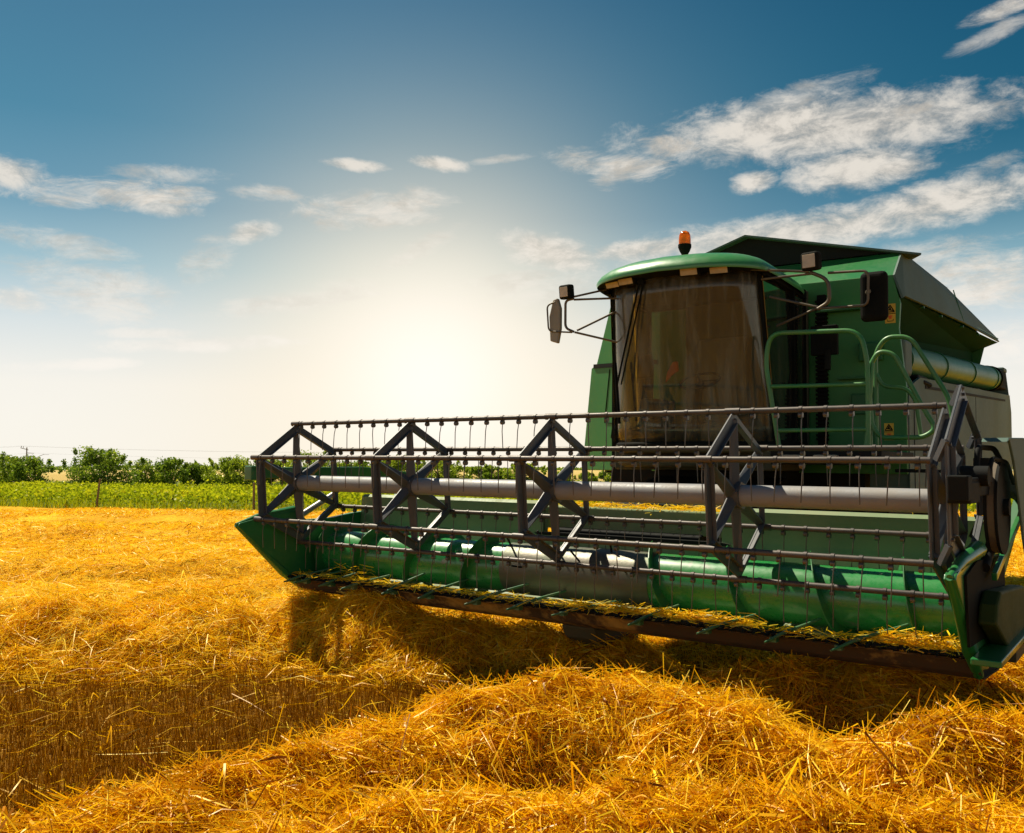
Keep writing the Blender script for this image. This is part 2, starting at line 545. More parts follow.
def empty(name, loc=(0, 0, 0), rot=(0, 0, 0)):
    o = bpy.data.objects.new(name, None)
    o.location, o.rotation_euler = loc, rot
    COL.objects.link(o)
    return o


def np_mesh(name, verts, quads, mat, tone=None, parent=None, smooth=False):
    me = bpy.data.meshes.new(name)
    nv, nf = len(verts), len(quads)
    me.vertices.add(nv)
    me.vertices.foreach_set('co', verts.astype(np.float32).ravel())
    me.loops.add(nf * 4)
    me.loops.foreach_set('vertex_index', quads.astype(np.int32).ravel())
    me.polygons.add(nf)
    me.polygons.foreach_set('loop_start', np.arange(0, nf * 4, 4, dtype=np.int32))
    me.polygons.foreach_set('loop_total', np.full(nf, 4, dtype=np.int32))
    if smooth:
        me.polygons.foreach_set('use_smooth', np.ones(nf, dtype=bool))
    me.update(calc_edges=True)
    if tone is not None:
        at = me.attributes.new('tone', 'FLOAT', 'POINT')
        at.data.foreach_set('value', tone.astype(np.float32))
    me.materials.append(mat)
    o = bpy.data.objects.new(name, me)
    COL.objects.link(o)
    if parent:
        o.parent = parent
    return o


# ------------------------------------------------------------------ ground
_perm = rng.random((256, 256))


def vnoise(x, y):
    xi, yi = np.floor(x).astype(int), np.floor(y).astype(int)
    fx, fy = x - xi, y - yi
    fx, fy = fx * fx * (3 - 2 * fx), fy * fy * (3 - 2 * fy)
    g = lambda i, j: _perm[i & 255, j & 255]
    return (g(xi, yi) * (1 - fx) + g(xi + 1, yi) * fx) * (1 - fy) + (g(xi, yi + 1) * (1 - fx) + g(xi + 1, yi + 1) * fx) * fy


def fbm(x, y, o=4):
    r, a = 0, .5
    for i in range(o):
        r = r + a * (vnoise(x * 2 ** i + 17.3 * i, y * 2 ** i + 5.1 * i) - .5)
        a *= .5
    return r


# straw windrows: crest points (x, y, height, half width), joined into ridges
GZ = -.15                                                         # stubble level
RIDGES = [
    [(-3.6, 2.7, .14, .5), (-2.2, 3.0, .20, .6), (-1.35, 3.8, .26, .6), (-.75, 4.5, .29, .58), (-.05, 4.9, .37, .62),
     (.55, 4.95, .44, .66), (1.10, 4.6, .38, .5), (1.45, 4.3, .29, .45), (1.85, 4.1, .50, .42), (2.25, 4.05, .49, .36), (2.58, 3.85, .16, .36)],
    [(-.5, 3.4, .24, .7), (.5, 3.6, .30, .7), (2.0, 3.2, .28, .7), (2.8, 3.0, .16, .6)],
    [(-8.5, 8.5, .38, 1.2), (-5.5, 8.3, .40, 1.0), (-4.2, 8.2, .40, 1.0), (-3.0, 8.3, .36, .9), (-2.2, 8.6, .28, .8), (-1.05, 7.9, .45, .46), (-.55, 7.6, .28, .45), (.2, 7.5, .32, .5), (.8, 7.2, .24, .5)],
    [(-9, 10.6, .24, 1.0), (-5, 10.4, .26, 1.0), (-2.5, 11.0, .24, .9)],
    [(1.5, 5.9, .30, .5), (2.6, 6.0, .30, .5), (3.5, 6.2, .32, .5), (5.0, 6.0, .38, .7)],
    [(-16, 15, .24, 1.1), (-6, 13.5, .24, 1.0), (-2, 14.5, .22, 1.0), (3, 17, .2, 1.0), (12, 18, .2, 1.0)],
    [(-22, 22, .22, 1.1), (0, 23, .2, 1.1), (20, 24, .2, 1.1)], [(-25, 30, .2, 1.2), (20, 31, .2, 1.2)],
]


def edge(x):
    """far edge of the straw field"""
    return 41.6 - np.clip(.42 * (np.asarray(x, float) + 23.5), -8, 10.6)


def ridge_h(x, y):
    h = np.zeros_like(x)
    for rd in RIDGES:
        hr = np.zeros_like(x)
        for (x0, y0, h0, w0), (x1, y1, h1, w1) in zip(rd, rd[1:]):
            ddx, ddy = x1 - x0, y1 - y0
            t = np.clip(((x - x0) * ddx + (y - y0) * ddy) / (ddx * ddx + ddy * ddy), 0, 1)
            d2 = (x - x0 - t * ddx) ** 2 + (y - y0 - t * ddy) ** 2
            w = w0 + (w1 - w0) * t
            hr = np.maximum(hr, (h0 + (h1 - h0) * t) * np.exp(-d2 / (w * w) * 1.5))
        h = np.maximum(h, hr)
    return h


def ground_h(x, y):
    r = ridge_h(x, y)
    lump = fbm(x * 1.5, y * 1.5) * .28 + fbm(x * 4.5 + 9, y * 4.5, 3) * .18
    amp = np.clip(r / .12, .12, 1.0)
    d = np.hypot(x, y)
    fade = np.clip((260 - d) / 200, 0, 1)
    midr = fbm(x * .35 + 40, y * .8, 3) * .22 * np.clip((y - 9) / 6, 0, 1) * fade
    # machine stands on level ground
    return GZ + (r + lump * amp + midr) * np.clip((60 - y) / 15, 0, 1) + 0.004


def axis_pts(a, b, step, far, grow=1.16):
    p = list(np.arange(a, b + step / 2, step))
    s, v = step, b
    while v < far:
        s *= grow
        v += s
        p.append(v)
    s, v = step, a
    while v > -far:
        s *= grow
        v -= s
        p.insert(0, v)
    return np.array(p)


gx, gy = axis_pts(-6.5, 7.5, .065, 6000), axis_pts(1.0, 14, .065, 6000)
X, Y = np.meshgrid(gx, gy, indexing='xy')
Z = ground_h(X.ravel(), Y.ravel())
nx, ny = len(gx), len(gy)
ii, jj = np.meshgrid(np.arange(nx - 1), np.arange(ny - 1), indexing='xy')
b0 = (jj * nx + ii).ravel()
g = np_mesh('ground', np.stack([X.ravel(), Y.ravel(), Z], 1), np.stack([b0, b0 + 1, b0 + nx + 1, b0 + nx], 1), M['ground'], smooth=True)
tag(g, kind='structure')


def strands(n_pos, x, y, z0, length, width, yaw, pitch, bend, tone, segs=2):
    """flat bent blades, one per row: centre (x,y), base height z0"""
    n = len(x)
    d = np.stack([np.cos(yaw) * np.cos(pitch), np.sin(yaw) * np.cos(pitch), np.sin(pitch)], 1)
    rnd = rng.normal(size=(n, 3))
    side = np.cross(d, rnd)
    side /= np.linalg.norm(side, axis=1, keepdims=True) + 1e-9
    nrm = np.cross(d, side)
    c = np.stack([x, y, z0], 1)
    vs = []
    for k in range(segs + 1):
        t = k / segs - .5
        p = c + d * (length * t)[:, None] + nrm * (bend * length * (t * t * 4 - 1) * .25)[:, None]
        w = width * (1.0 if k < segs else .55)
        vs += [p - side * w[:, None] / 2, p + side * w[:, None] / 2]
    V = np.stack(vs, 1).reshape(-1, 3)
    m = 2 * (segs + 1)
    base = (np.arange(n) * m)[:, None]
    q = np.concatenate([base + np.array([[2 * k, 2 * k + 1, 2 * k + 3, 2 * k + 2]]) for k in range(segs)], 1).reshape(-1, 4)
    return V, q, np.repeat(tone, m)


def join(parts):
    Vs, Qs, Ts, o = [], [], [], 0
    for V, q, t in parts:
        Vs.append(V)
        Qs.append(q + o)
        Ts.append(t)
        o += len(V)
    return np.concatenate(Vs), np.concatenate(Qs), np.concatenate(Ts)


def sample_wedge(n, d0, d1, power, amax=.72):
    """points in a wide fan in front of the viewer's spot, thinning out with distance"""
    u = rng.random(n)
    e = 2 - power
    d = (d0 ** e + u * (d1 ** e - d0 ** e)) ** (1 / e)
    a = (rng.random(n) * 2 - 1) * amax
    return d * np.sin(a), d * np.cos(a), d


def loose(n, d0, d1, power, wk, lk):
    x, y, d = sample_wedge(n, d0, d1, power)
    r = ridge_h(x, y)
    patch = fbm(x * .9 + 3, y * .9 + 8, 3)
    keep = rng.random(n) < np.clip((r / .16) ** 1.4 + np.clip((y - 6.9 + fbm(x * 1.3 + 50, y * 1.3, 3) * 1.6) / 3.2, 0, .9) + np.clip(patch * 1.2, 0, .4) * (y > 7) + .016, 0, 1)
    keep &= (y < edge(x))
    x, y, d, r = x[keep], y[keep], d[keep], r[keep]
    n = len(x)
    h = ground_h(x, y)
    width = (.0038 + .0030 * rng.random(n)) * np.maximum(1, wk * d)
    length = (.10 + .34 * rng.random(n) ** 1.5) * lk
    yaw = rng.random(n) * math.pi * 2
    # straw follows the slope it lies on
    e = .05
    sx, sy = (ground_h(x + e, y) - h) / e, (ground_h(x, y + e) - h) / e
    pitch = np.arctan(sx * np.cos(yaw) + sy * np.sin(yaw)) + rng.normal(0, .17, n)
    wild = rng.random(n) < .03
    pitch = np.where(wild, pitch + rng.normal(0, .5, n), pitch)
    lift = rng.random(n) ** 1.6 * np.clip(.02 + r * .20, .02, .085) + .004
    lift = lift + np.abs(np.sin(rng.normal(0, .17, n))) * length * .25 + np.where(wild, .04, 0)
    clump = fbm(x * 2.2, y * 2.2, 3)
    tone = np.clip(.48 + np.clip((y - 6.5) / 12, 0, .22) + rng.normal(0, .20, n) + clump * .6 + np.where(rng.random(n) < .05, .22, 0), 0, 1)
    kind = rng.random(n)
    leafy, fine, chaff = kind < .10, (kind > .10) & (kind < .32), kind > .86
    width = np.where(leafy, width * 1.6, np.where(fine, width * .6, width))
    length = np.where(chaff, .018 + .05 * rng.random(n), np.where(leafy, length * .7, length))
    bend = np.where(leafy, rng.normal(0, 1.1, n), rng.normal(0, .40, n))
    tone = np.clip(np.where(leafy, tone - .12, tone), 0, 1)
    return strands(n, x, y, h + np.where(chaff, lift * .7, lift), length, width, yaw, pitch, bend, tone)


def stubble(n, d0, d1, power, wk):
    x, y, d = sample_wedge(n, d0, d1, power)
    # drilled rows running along the machine's heading
    th = .6289
    a = x * math.cos(th) - y * math.sin(th)
    row = .125
    a2 = np.round(a / row) * row + rng.normal(0, .020, n)
    x, y = x + (a2 - a) * math.cos(th), y - (a2 - a) * math.sin(th)
    keep = (y < edge(x)) & (ridge_h(x, y) < .20)
    x, y, d = x[keep], y[keep], d[keep]
    n = len(x)
    L = .035 + .06 * rng.random(n)
    h = ground_h(x, y)
    tone = np.clip(.40 + rng.normal(0, .2, n) + np.where(y > 8.5, .4, 0), 0, 1)
    return strands(n, x, y, h + L * .45, L, (.0035 + .002 * rng.random(n)) * np.maximum(1, wk * d), rng.random(n) * 6.28,
                   math.pi / 2 + rng.normal(0, .22, n), rng.normal(0, .1, n), tone, 1)


V, q, t = join([loose(520000, 2.2, 9.5, 1.0, .12, 1.0), loose(380000, 8.5, 43, 1.35, .085, .95)])
o = np_mesh('loose_straw', V, q, M['straw'], t)
tag(o, 'golden loose straw lying in heaps and windrows over the field', 'straw', kind='stuff')
V, q, t = join([stubble(240000, 3.0, 11, 1.0, .12), stubble(50000, 10, 43, 1.3, .10)])
o = np_mesh('stubble', V, q, M['stub'], t)
tag(o, 'short brown cut stubble standing in rows between the straw heaps', 'stubble', kind='stuff')

# ------------------------------------------------------------------ the combine harvester
TH = .6289
root = empty('combine_harvester', (0.25043, 6.83822, 0.0), (0, .011, -TH))
tag(root, 'green combine harvester with wide reel header parked on the straw field', 'combine harvester')
RC, RZ, PH = .55, 1.35, .0894                 # reel radius, axle height, bat phase

# --- header: back sheet and trough
hb = MB()
prof = [(.03, .500), (.20, .435), (.36, .395), (.50, .385), (.64, .415), (.76, .52), (.82, .68), (.86, .94)]
top = [(.865, .97), (.88, 1.20), (.92, 1.225), (.95, 1.20)]


def sheet(mb, pr, x0, x1, th=.012):
    n = len(pr)
    P = [Vector((0, a, b)) for a, b in pr]
    nr = []
    for i in range(n):
        d = (P[min(i + 1, n - 1)] - P[max(i - 1, 0)]).normalized()
        nr.append(Vector((0, d.z, -d.y)))
    inner = [(p.y, p.z) for p in P]
    outer = [((p + m_ * th).y, (p + m_ * th).z) for p, m_ in zip(P, nr)]
    for i in range(n - 1):
        mb.prism([inner[i], inner[i + 1], outer[i + 1], outer[i]], 'x', x0, x1)


sheet(hb, prof, -2.84, 2.84)
sheet(hb, [prof[-1]] + top, -2.84, -.62)
sheet(hb, [prof[-1]] + top, 1.02, 2.84)
hb.box(-2.84, 2.84, .90, 1.00, .52, .62)
hb.box(-2.84, -.62, .905, .945, .66, 1.17)
hb.box(1.02, 2.84, .905, .945, .66, 1.17)
header = hb.build('header', M['wall'], root)
fb = MB()
fb.box(-.75, 1.15, 1.06, 1.32, .98, 1.175)
fb.build('header_beam', M['wall'], header, .012)
lip = MB()
lip.prism([(-.66, .935), (1.06, .935), (1.10, .950), (1.02, .962), (-.6, .962), (-.70, .950)], 'y', .845, .90)
lip.build('feed_opening_lip', M['dark'], header)

div = [(-.62, .975), (-.60, 1.0), (-.37, 1.045), (.02, 1.09), (.09, 1.07), (.16, 1.00), (.48, 1.005), (.75, 1.04), (1.0, 1.06), (1.0, .42), (.30, .37), (.10, .40), (-.08, .52)]
for sx in (-1, 1):
    d = MB()
    d.prism(div, 'x', sx * 2.845, sx * 2.905)
    # nose rib folded outward
    d.tube([(sx * 2.875, -.62, .985), (sx * 2.875, -.08, .53), (sx * 2.875, .16, .36)], [.018, .045, .03], 8)
    d.tube([(sx * 2.875, -.62, .985), (sx * 2.885, -.37, 1.045), (sx * 2.90, .05, 1.085)], [.018, .035, .05], 8)
    d.build('divider', M['green'], header, .006)

kb = MB()
kb.box(-2.84, 2.84, -.03, .035, .482, .502)
kb.box(-2.84, 2.84, -.055, -.028, .488, .498)
x = -2.78
while x < 2.8:
    kb.add([(x - .013, -.03, .476), (x + .013, -.03, .476), (x + .013, -.03, .508), (x - .013, -.03, .508), (x, -.125 - random.random() * .01, .488)],
           [(0, 1, 2, 3), (0, 4, 1), (1, 4, 2), (2, 4, 3), (3, 4, 0)])
    x += .0762
kb.build('knife_bar', M['dark'], header)
for x in (-2.72, -2.58, -2.26, -1.98, -1.50, -1.10, -.62, -.22, .18, .80, 1.30, 1.75, 2.15):
    c = MB()
    j = random.uniform(.10, .34) * (.55 if x < -1 else 1.0)
    lift = random.uniform(-.02, .05)
    c.tube([(x, -.20, .462), (x + j * .3, -.06, .50 + lift * .4), (x + j, .26 + random.uniform(-.06, .06), .56 + lift)], [.006, .013, .009], 6)
    c.tube([(x, -.20, .462), (x + .01, -.10, .465), (x + .02, -.02, .482)], [.006, .009, .009], 6)
    c.box(x - .015, x + .029, -.08, -.03, .445, .475)
    c.build('crop_lifter', M['lifter'], header)
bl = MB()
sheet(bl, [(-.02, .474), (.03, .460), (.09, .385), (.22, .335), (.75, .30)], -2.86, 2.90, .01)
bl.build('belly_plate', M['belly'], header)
for sx in (.12,):
    k = MB()
    k.prism([(.24, .32), (.30, .22), (.46, .13), (.95, .12), (.98, .30)], 'x', sx - .15, sx + .15)
    k.build('skid_shoe', M['chassis'], header, .02)

# --- auger
AY, AZ, AR = .47, .685, .205
au = MB()
au.cyl((-2.80, AY, AZ), (2.80, AY, AZ), AR, 48)
auger = au.build('auger', M['auger'], root)
ws = MB()
ws.cyl((-.64, AY, AZ), (.70, AY, AZ), AR + .004, 48)
tag(ws.build('worn_sleeve', M['worn'], auger), 'bare brown steel middle of the auger, paint worn off')


def flight(x_top, x_end, pitch, sgn):
    """one helical ribbon; crosses the top of the drum at x_top and moves sideways by pitch per turn"""
    mb = MB()
    n = 36
    vs, fs = [], []
    for i in range(n + 1):
        a = 2 * math.pi * i / n                        # 0 = top, turns towards the front
        xx = x_top + sgn * pitch * i / n
        for rr, dxx in ((AR - .01, -.005), (AR + .088, -.003), (AR + .088, .003), (AR - .01, .005)):
            vs.append((xx + dxx, AY - rr * math.sin(a), AZ + rr * math.cos(a)))
    for i in range(n):
        for j in range(3):
            fs.append((4 * i + j, 4 * i + j + 1, 4 * i + j + 5, 4 * i + j + 4))
    mb.add(vs, fs, False)
    return mb.build('flight', M['green'], auger)


for xt in (-.80, -1.44, -2.08):
    flight(xt, 0, .64, -1)
for xt in (.64, 1.23, 1.82):
    flight(xt, 0, .59, 1)
# shorter closing turns at both ends
flight(-2.72, 0, .07, -1)
flight(2.41, 0, .35, 1)
for (fx, fa, ln) in ((-.55, 40, .14), (-.30, 25, .16), (-.12, 35, .17), (.10, 55, .15), (.33, 20, .12), (.52, 70, .12), (-.42, 80, .13)):
    c = MB()
    a = R(fa)
    p = Vector((fx, AY - AR * math.sin(a), AZ + AR * math.cos(a)))
    q = Vector((fx, AY - (AR + ln) * math.sin(a), AZ + (AR + ln) * math.cos(a)))
    c.cyl(p - (q - p) * .2, q, .008, 8)
    c.build('finger', M['dark'], auger)

# --- reel
re = MB()
re.cyl((-2.80, 0, RZ), (2.74, 0, RZ), .070, 32)
reel = re.build('reel', M['tube'], root)


def hexv(k, rad=RC, cy=0.0, cz=RZ):
    a = PH + k * math.pi / 3
    return Vector((0, cy - rad * math.sin(a), cz + rad * math.cos(a)))


def spider(x, cy=0.0, cz=RZ, rad=RC, hub=True, wide=.070, flange=.034, name='reel_spider'):
    mb = MB()
    X = Vector((x, 0, 0))
    for k in range(6):
        a, b = hexv(k, rad, cy, cz), hexv(k + 1, rad, cy, cz)
        ctr = Vector((0, cy, cz))
        ia, ib = ctr + (a - ctr) * (1 - wide / rad * 1.15), ctr + (b - ctr) * (1 - wide / rad * 1.15)
        off = Vector((.007, 0, 0))
        for sa, pts in ((1, (a, b, ib, ia)),):
            vs = [X - off + p for p in pts] + [X + off + p for p in pts]
            mb.add(vs, [(0, 1, 2, 3), (7, 6, 5, 4), (0, 4, 5, 1), (1, 5, 6, 2), (2, 6, 7, 3), (3, 7, 4, 0)])
        # folded flange on the inner edge
        fo = Vector((flange, 0, 0))
        dn = (ctr - (a + b) / 2).normalized() * .008
        vs = [X + off + p for p in (ia, ib, ib - dn, ia - dn)] + [X + fo + p for p in (ia, ib, ib - dn, ia - dn)]
        mb.add(vs, [(0, 1, 2, 3), (7, 6, 5, 4), (0, 4, 5, 1), (1, 5, 6, 2), (2, 6, 7, 3), (3, 7, 4, 0)])
        if hub:
            u = (a - ctr).normalized()
            w = Vector((0, -u.z, u.y))
            r0, r1 = .065, rad - .05
            w0, w1 = .060, .024
            p = [ctr + u * r0 + w * w0, ctr + u * r0 - w * w0, ctr + u * r1 - w * w1, ctr + u * r1 + w * w1]
            ap = [ctr + u * r0, ctr + u * r1]
            o1, o2 = Vector((-.010, 0, 0)), Vector((.030, 0, 0))
            # V-folded spoke: two leaves meeting at a ridge
            vs = [X + o1 + p[0], X + o2 + ap[0], X + o1 + p[1], X + o1 + p[3], X + o2 + ap[1], X + o1 + p[2]]
            vs += [v + Vector((-.010, 0, 0)) for v in vs]
            mb.add(vs, [(0, 1, 4, 3), (1, 2, 5, 4), (6, 9, 10, 7), (7, 10, 11, 8), (0, 3, 9, 6), (2, 8, 11, 5), (0, 6, 7, 1), (1, 7, 8, 2), (3, 4, 10, 9), (4, 5, 11, 10)])
        # bolt heads at the corner
        for f in (.90, .84):
            c = ctr + (a - ctr) * f
            mb.cyl(X + c - Vector((.02, 0, 0)), X + c + Vector((.02, 0, 0)), .010, 6)
    if hub:
        mb.cyl((x - .03, cy, cz), (x + .045, cy, cz), .095, 6)
    return mb.build(name, M['spider'], reel, .003, 1)


for i in range(4):
    spider(-2.775 + 1.4213 * i)
spider(2.755)
# the eccentric control ring outside the right end
spider(2.85, -.03, RZ + .105, RC + .01, hub=False, wide=.085, name='control_ring')
for k in range(6):
    v = hexv(k)
    c = MB()
    c.beam((2.80, v.y, v.z), (2.85, v.y - .03, v.z + .105), .03, .03)
    c.build('crank_link', M['spider'], reel)

CLIPX = [-2.70 + .1545 * i for i in range(36)]
tine_list = []
for k in range(6):
    v = hexv(k)
    b = MB()
    b.cyl((-2.82, v.y, v.z), (2.77, v.y, v.z), .0185, 14)
    for i in range(4):
        b.cyl((-2.775 + 1.4213 * i - .05, v.y, v.z), (-2.775 + 1.4213 * i + .05, v.y, v.z), .024, 12)
    for xx in CLIPX:
        b.cyl((xx - .010, v.y, v.z), (xx + .010, v.y, v.z), .023, 10)
    b.build('bat_tube', M['bat'], reel)
    for xx in CLIPX:
        tine_list.append((xx, v.y, v.z))


def tine_shape(mb, x, y, z):
    jx = random.uniform(-.012, .012)
    jy = random.uniform(-.015, .010)
    # coil block under the tube, then the wire
    mb.tube([(x - .013, y - .004, z - .034), (x + .013, y - .004, z - .034)], .0175, 8)
    mb.beam((x, y, z - .012), (x, y, z - .034), .014, .020, (0, 1, 0))
    mb.tube([(x + .010, y - .016, z - .036), (x + .010 + jx * .3, y - .026 + jy * .4, z - .105), (x + .006 + jx, y - .018 + jy, z - .245)], .0036, 5)
    return mb


def order(p):
    # distance from the viewer's spot in machine space
    return (p[0] - 3.8) ** 2 + (p[1] + 5.68) ** 2 + (p[2] - 1.5) ** 2


tine_list.sort(key=order)
for p in tine_list[:100]:
    tine_shape(MB(), *p).build('tine', M['tine'], reel)
rest = MB()
for p in tine_list[100:]:
    tine_shape(rest, *p)
tag(rest.build('tines', M['tine'], reel), kind='stuff')

# --- reel arms with rams
for sx in (-1, 1):
    a = MB()
    X0 = -2.985 if sx < 0 else 2.925
    F0 = -.38 if sx < 0 else -.62
    a.prism([(F0, 1.39), (F0, 1.49), (1.0, 1.50), (1.75, 1.44), (1.75, 1.30), (1.0, 1.39)], 'x', X0 - .035, X0 + .035)
    a.box(X0 - .05, X0 + .05, F0 - .04, F0 + .08, 1.375, 1.505)
    arm = a.build('reel_arm', M['green'] if sx < 0 else M['dark'], root, .008)
    c = MB()
    c.cyl((X0, .10, .98), (X0, .62, 1.22), .030, 12)
    c.cyl((X0, .60, 1.21), (X0, .98, 1.39), .016, 10)
    c.build('lift_ram', M['steel'] if sx < 0 else M['dark'], arm)
    c = MB()
    c.beam((X0, 1.70, 1.36), (X0 - sx * .10, 1.05, .70), .05, .07)
    c.build('arm_post', M['body'], arm)

# --- right end: drive motor, pulley, belt shield, gear housing
dm = MB()
dm.box(2.86, 2.97, -.58, -.30, 1.36, 1.47)
dm.cyl((2.86, -.19, 1.50), (3.0, -.19, 1.50), .055, 16)
dm.box(2.90, 2.98, -.05, .08, 1.46, 1.60)
dm.tube(arc_pts([(2.93, -.12, 1.50), (2.93, -.10, 1.66), (2.95, .35, 1.66), (2.95, .9, 1.5)], .08), .017, 8)
dm.tube(arc_pts([(2.98, -.10, 1.48), (2.99, -.02, 1.60), (3.0, .45, 1.58), (2.98, .9, 1.45)], .08), .014, 8)
dm.build('reel_drive', M['dark'], root, .008)
pl = MB()
pl.cyl((2.93, .33, 1.315), (2.945, .33, 1.315), .275, 48)
pl.cyl((2.945, .33, 1.315), (2.985, .33, 1.315), .255, 48)
pl.cyl((2.985, .33, 1.315), (3.00, .33, 1.315), .275, 48)
pl.cyl((2.92, .33, 1.315), (3.03, .33, 1.315), .05, 16)
pulley = pl.build('drive_pulley', M['dark'], root)
c = MB()
c.cyl((2.947, .33, 1.315), (2.983, .33, 1.315), .268, 48)
c.build('drive_belt', M['belt'], pulley)
sh = MB()
sp = [(.10, 1.71), (.70, 1.725), (2.0, 1.71), (2.0, .95), (.78, .95), (.62, 1.12), (.45, 1.36), (.28, 1.58)]
sh.prism(sp, 'x', 3.05, 3.065)
sh.prism([(.02, 1.69), (.08, 1.715), (.70, 1.732), (2.0, 1.717), (2.0, 1.70), (.70, 1.715), (.10, 1.70)], 'x', 2.93, 3.066)
shield = sh.build('belt_shield', M['panel'], root, .006)
gh = MB()
gh.prism([(-.16, .70), (-.10, .80), (.02, .86), (.95, .80), (1.10, .62), (1.05, .46), (.30, .50)], 'x', 2.925, 3.02)
gh.build('gear_housing', M['olive'], root, .015)
gh = MB()
gh.prism([(-.36, .60), (-.42, .98), (-.10, 1.03), (.9, 1.0), (.9, .55)], 'x', 2.907, 2.920)
gh.build('recess_dark_sheet', M['black'], root)  # flat black sheet paints the recess's shade, no hollow behind it
c = MB()
c.box(2.91, 3.06, -.30, 1.30, .50, .535)
c.beam((2.96, .20, .92), (2.96, 1.25, 1.20), .03, .05)
c.build('end_bracket', M['green'], root, .006)
c = MB()
c.cyl((2.92, .86, .49), (3.12, .86, .49), .045, 16)
c.cyl((3.12, .86, .49), (3.135, .86, .49), .025, 12)
c.box(2.92, 3.02, .55, 1.15, .38, .47)
c.build('end_bearing', M['chassis'], root, .004)

# --- feeder house
fh = MB()
fh.add([(-.62, 1.0, .50), (.78, 1.0, .50), (.78, 1.0, .98), (-.62, 1.0, .98), (-.62, 3.3, 1.0), (.78, 3.3, 1.0), (.78, 3.3, 1.50), (-.62, 3.3, 1.50)],
       [(0, 1, 2, 3), (4, 7, 6, 5), (0, 4, 5, 1), (1, 5, 6, 2), (2, 6, 7, 3), (3, 7, 4, 0)])
fh.build('feeder_house', M['dark'], root, .01)

# --- cab
CW = .80
cabm = MB()
cabm.box(-.80, .86, 2.42, 3.32, 1.50, 1.74)                       # floor tub
cabm.box(-.42, .90, 3.28, 3.34, 1.74, 3.30)
cabm.box(-.86, -.42, 3.28, 3.34, 1.74, 2.10)                       # rear wall
cab = cabm.build('cab', M['chassis'], root, .02)


def ws_pt(u, v):
    """windscreen surface: u -1..1 across, v 0..1 up; bulges forward, leans out at the top"""
    hw = .82 + (.745 - .82) * v
    yb = 2.52 + (2.30 - 2.52) * v
    bul = .27
    return Vector((hw * math.sin(u * 1.25) / math.sin(1.25) + .015, yb - bul * (1 - abs(u) ** 2.4), 1.76 + 1.58 * v))


vs, fs = [], []
NU, NV = 28, 10
for j in range(NV + 1):
    for i in range(NU + 1):
        vs.append(ws_pt(i / NU * 2 - 1, j / NV))
for j in range(NV):
    for i in range(NU):
        a = j * (NU + 1) + i
        fs.append((a, a + 1, a + NU + 2, a + NU + 1))
w_ = MB()
w_.add(vs, fs, True)
ws_o = w_.build('windscreen', M['glass'], cab)
sol = ws_o.modifiers.new('thick', 'SOLIDIFY')
sol.thickness, sol.offset = .006, -1
# black pillars, frame
pm = MB()
for u in (-1, 1):
    pm.tube([ws_pt(u, v / 6) + Vector((u * .012, .02, 0)) for v in range(7)], .030, 8)
pm.tube([ws_pt(i / 12 * 2 - 1, 1.0) + Vector((0, .0, .015)) for i in range(13)], .030, 8)
pm.tube([ws_pt(i / 12 * 2 - 1, 0) + Vector((0, .0, -.015)) for i in range(13)], .028, 8)
for sx, xx in ((-1, -.84), (1, .87)):
    pm.beam((xx, 3.26, 1.74), (xx, 3.26, 3.30), .04, .04)
    pm.beam((xx, 2.92, 1.74), (xx, 2.92, 3.25), .035, .05)
    pm.beam((xx, 2.50, 1.75), (xx, 3.28, 1.75), .05, .07)
    pm.beam((xx * .97, 2.28, 3.31), (xx, 3.28, 3.24), .05, .07)
pm.build('cab_frame', M['black'], cab)
cb = MB()
for j in range(2):
    cb.tube([ws_pt(i / 12 * 2 - 1, -.03 - j * .085) + Vector((0, .02, 0)) for i in range(13)], .055, 8)
cb.build('cab_skirt', M['chassis'], cab)
for sx, xx in ((-1, -.845), (1, .875)):
    c = MB()
    c.add([(xx * .99, 2.50, 1.78), (xx, 3.26, 1.78), (xx, 3.26, 3.22), (xx * .93, 2.30, 3.28)], [(0, 1, 2, 3)])
    dg = c.build('side_window', M['doorglass'] if sx > 0 else M['clear'], cab)
    s_ = dg.modifiers.new('thick', 'SOLIDIFY')
    s_.thickness = .006
# headliner and fascia under the roof


def roof_outline(t):
    """closed roof plan, t 0..1; slightly bowed front, wider at the back"""
    pts = []
    return pts


def roof_edge(n=72):
    P = []
    for i in range(n):
        a = 2 * math.pi * i / n
        ca, sa = math.cos(a), math.sin(a)
        e = .36
        xx = math.copysign(abs(ca) ** e, ca)
        yy = math.copysign(abs(sa) ** e, sa)
        y = 2.68 + yy * .66
        if yy < 0:
            y -= .22 * (1 - xx * xx) * (-yy)
        hw = .885 + .06 * (yy + 1) / 2
        z = 3.365 - .09 * max(0, (y - 2.2)) / 1.1 - .02 * xx * xx
        P.append(Vector((xx * hw, y, z)))
    return P


E0 = roof_edge()
ctr = Vector((0, 2.60, 3.40))
rings = [(1.0, -.035), (1.008, -.01), (1.0, .012), (.965, .055), (.90, .098), (.80, .135), (.65, .165), (.45, .185), (.22, .195), (.0, .20)]
vs, fs = [], []
n = len(E0)
for s_, dzz in rings:
    for p in E0:
        q = ctr + (p - ctr) * s_
        q.z = p.z * s_ + (1 - s_) * 3.35 + dzz
        vs.append(q)
for r_ in range(len(rings) - 1):
    for i in range(n):
        fs.append((r_ * n + i, r_ * n + (i + 1) % n, (r_ + 1) * n + (i + 1) % n, (r_ + 1) * n + i))
rm = MB()
rm.add(vs, fs, True)
rm.build('cab_roof', M['roof'], cab)
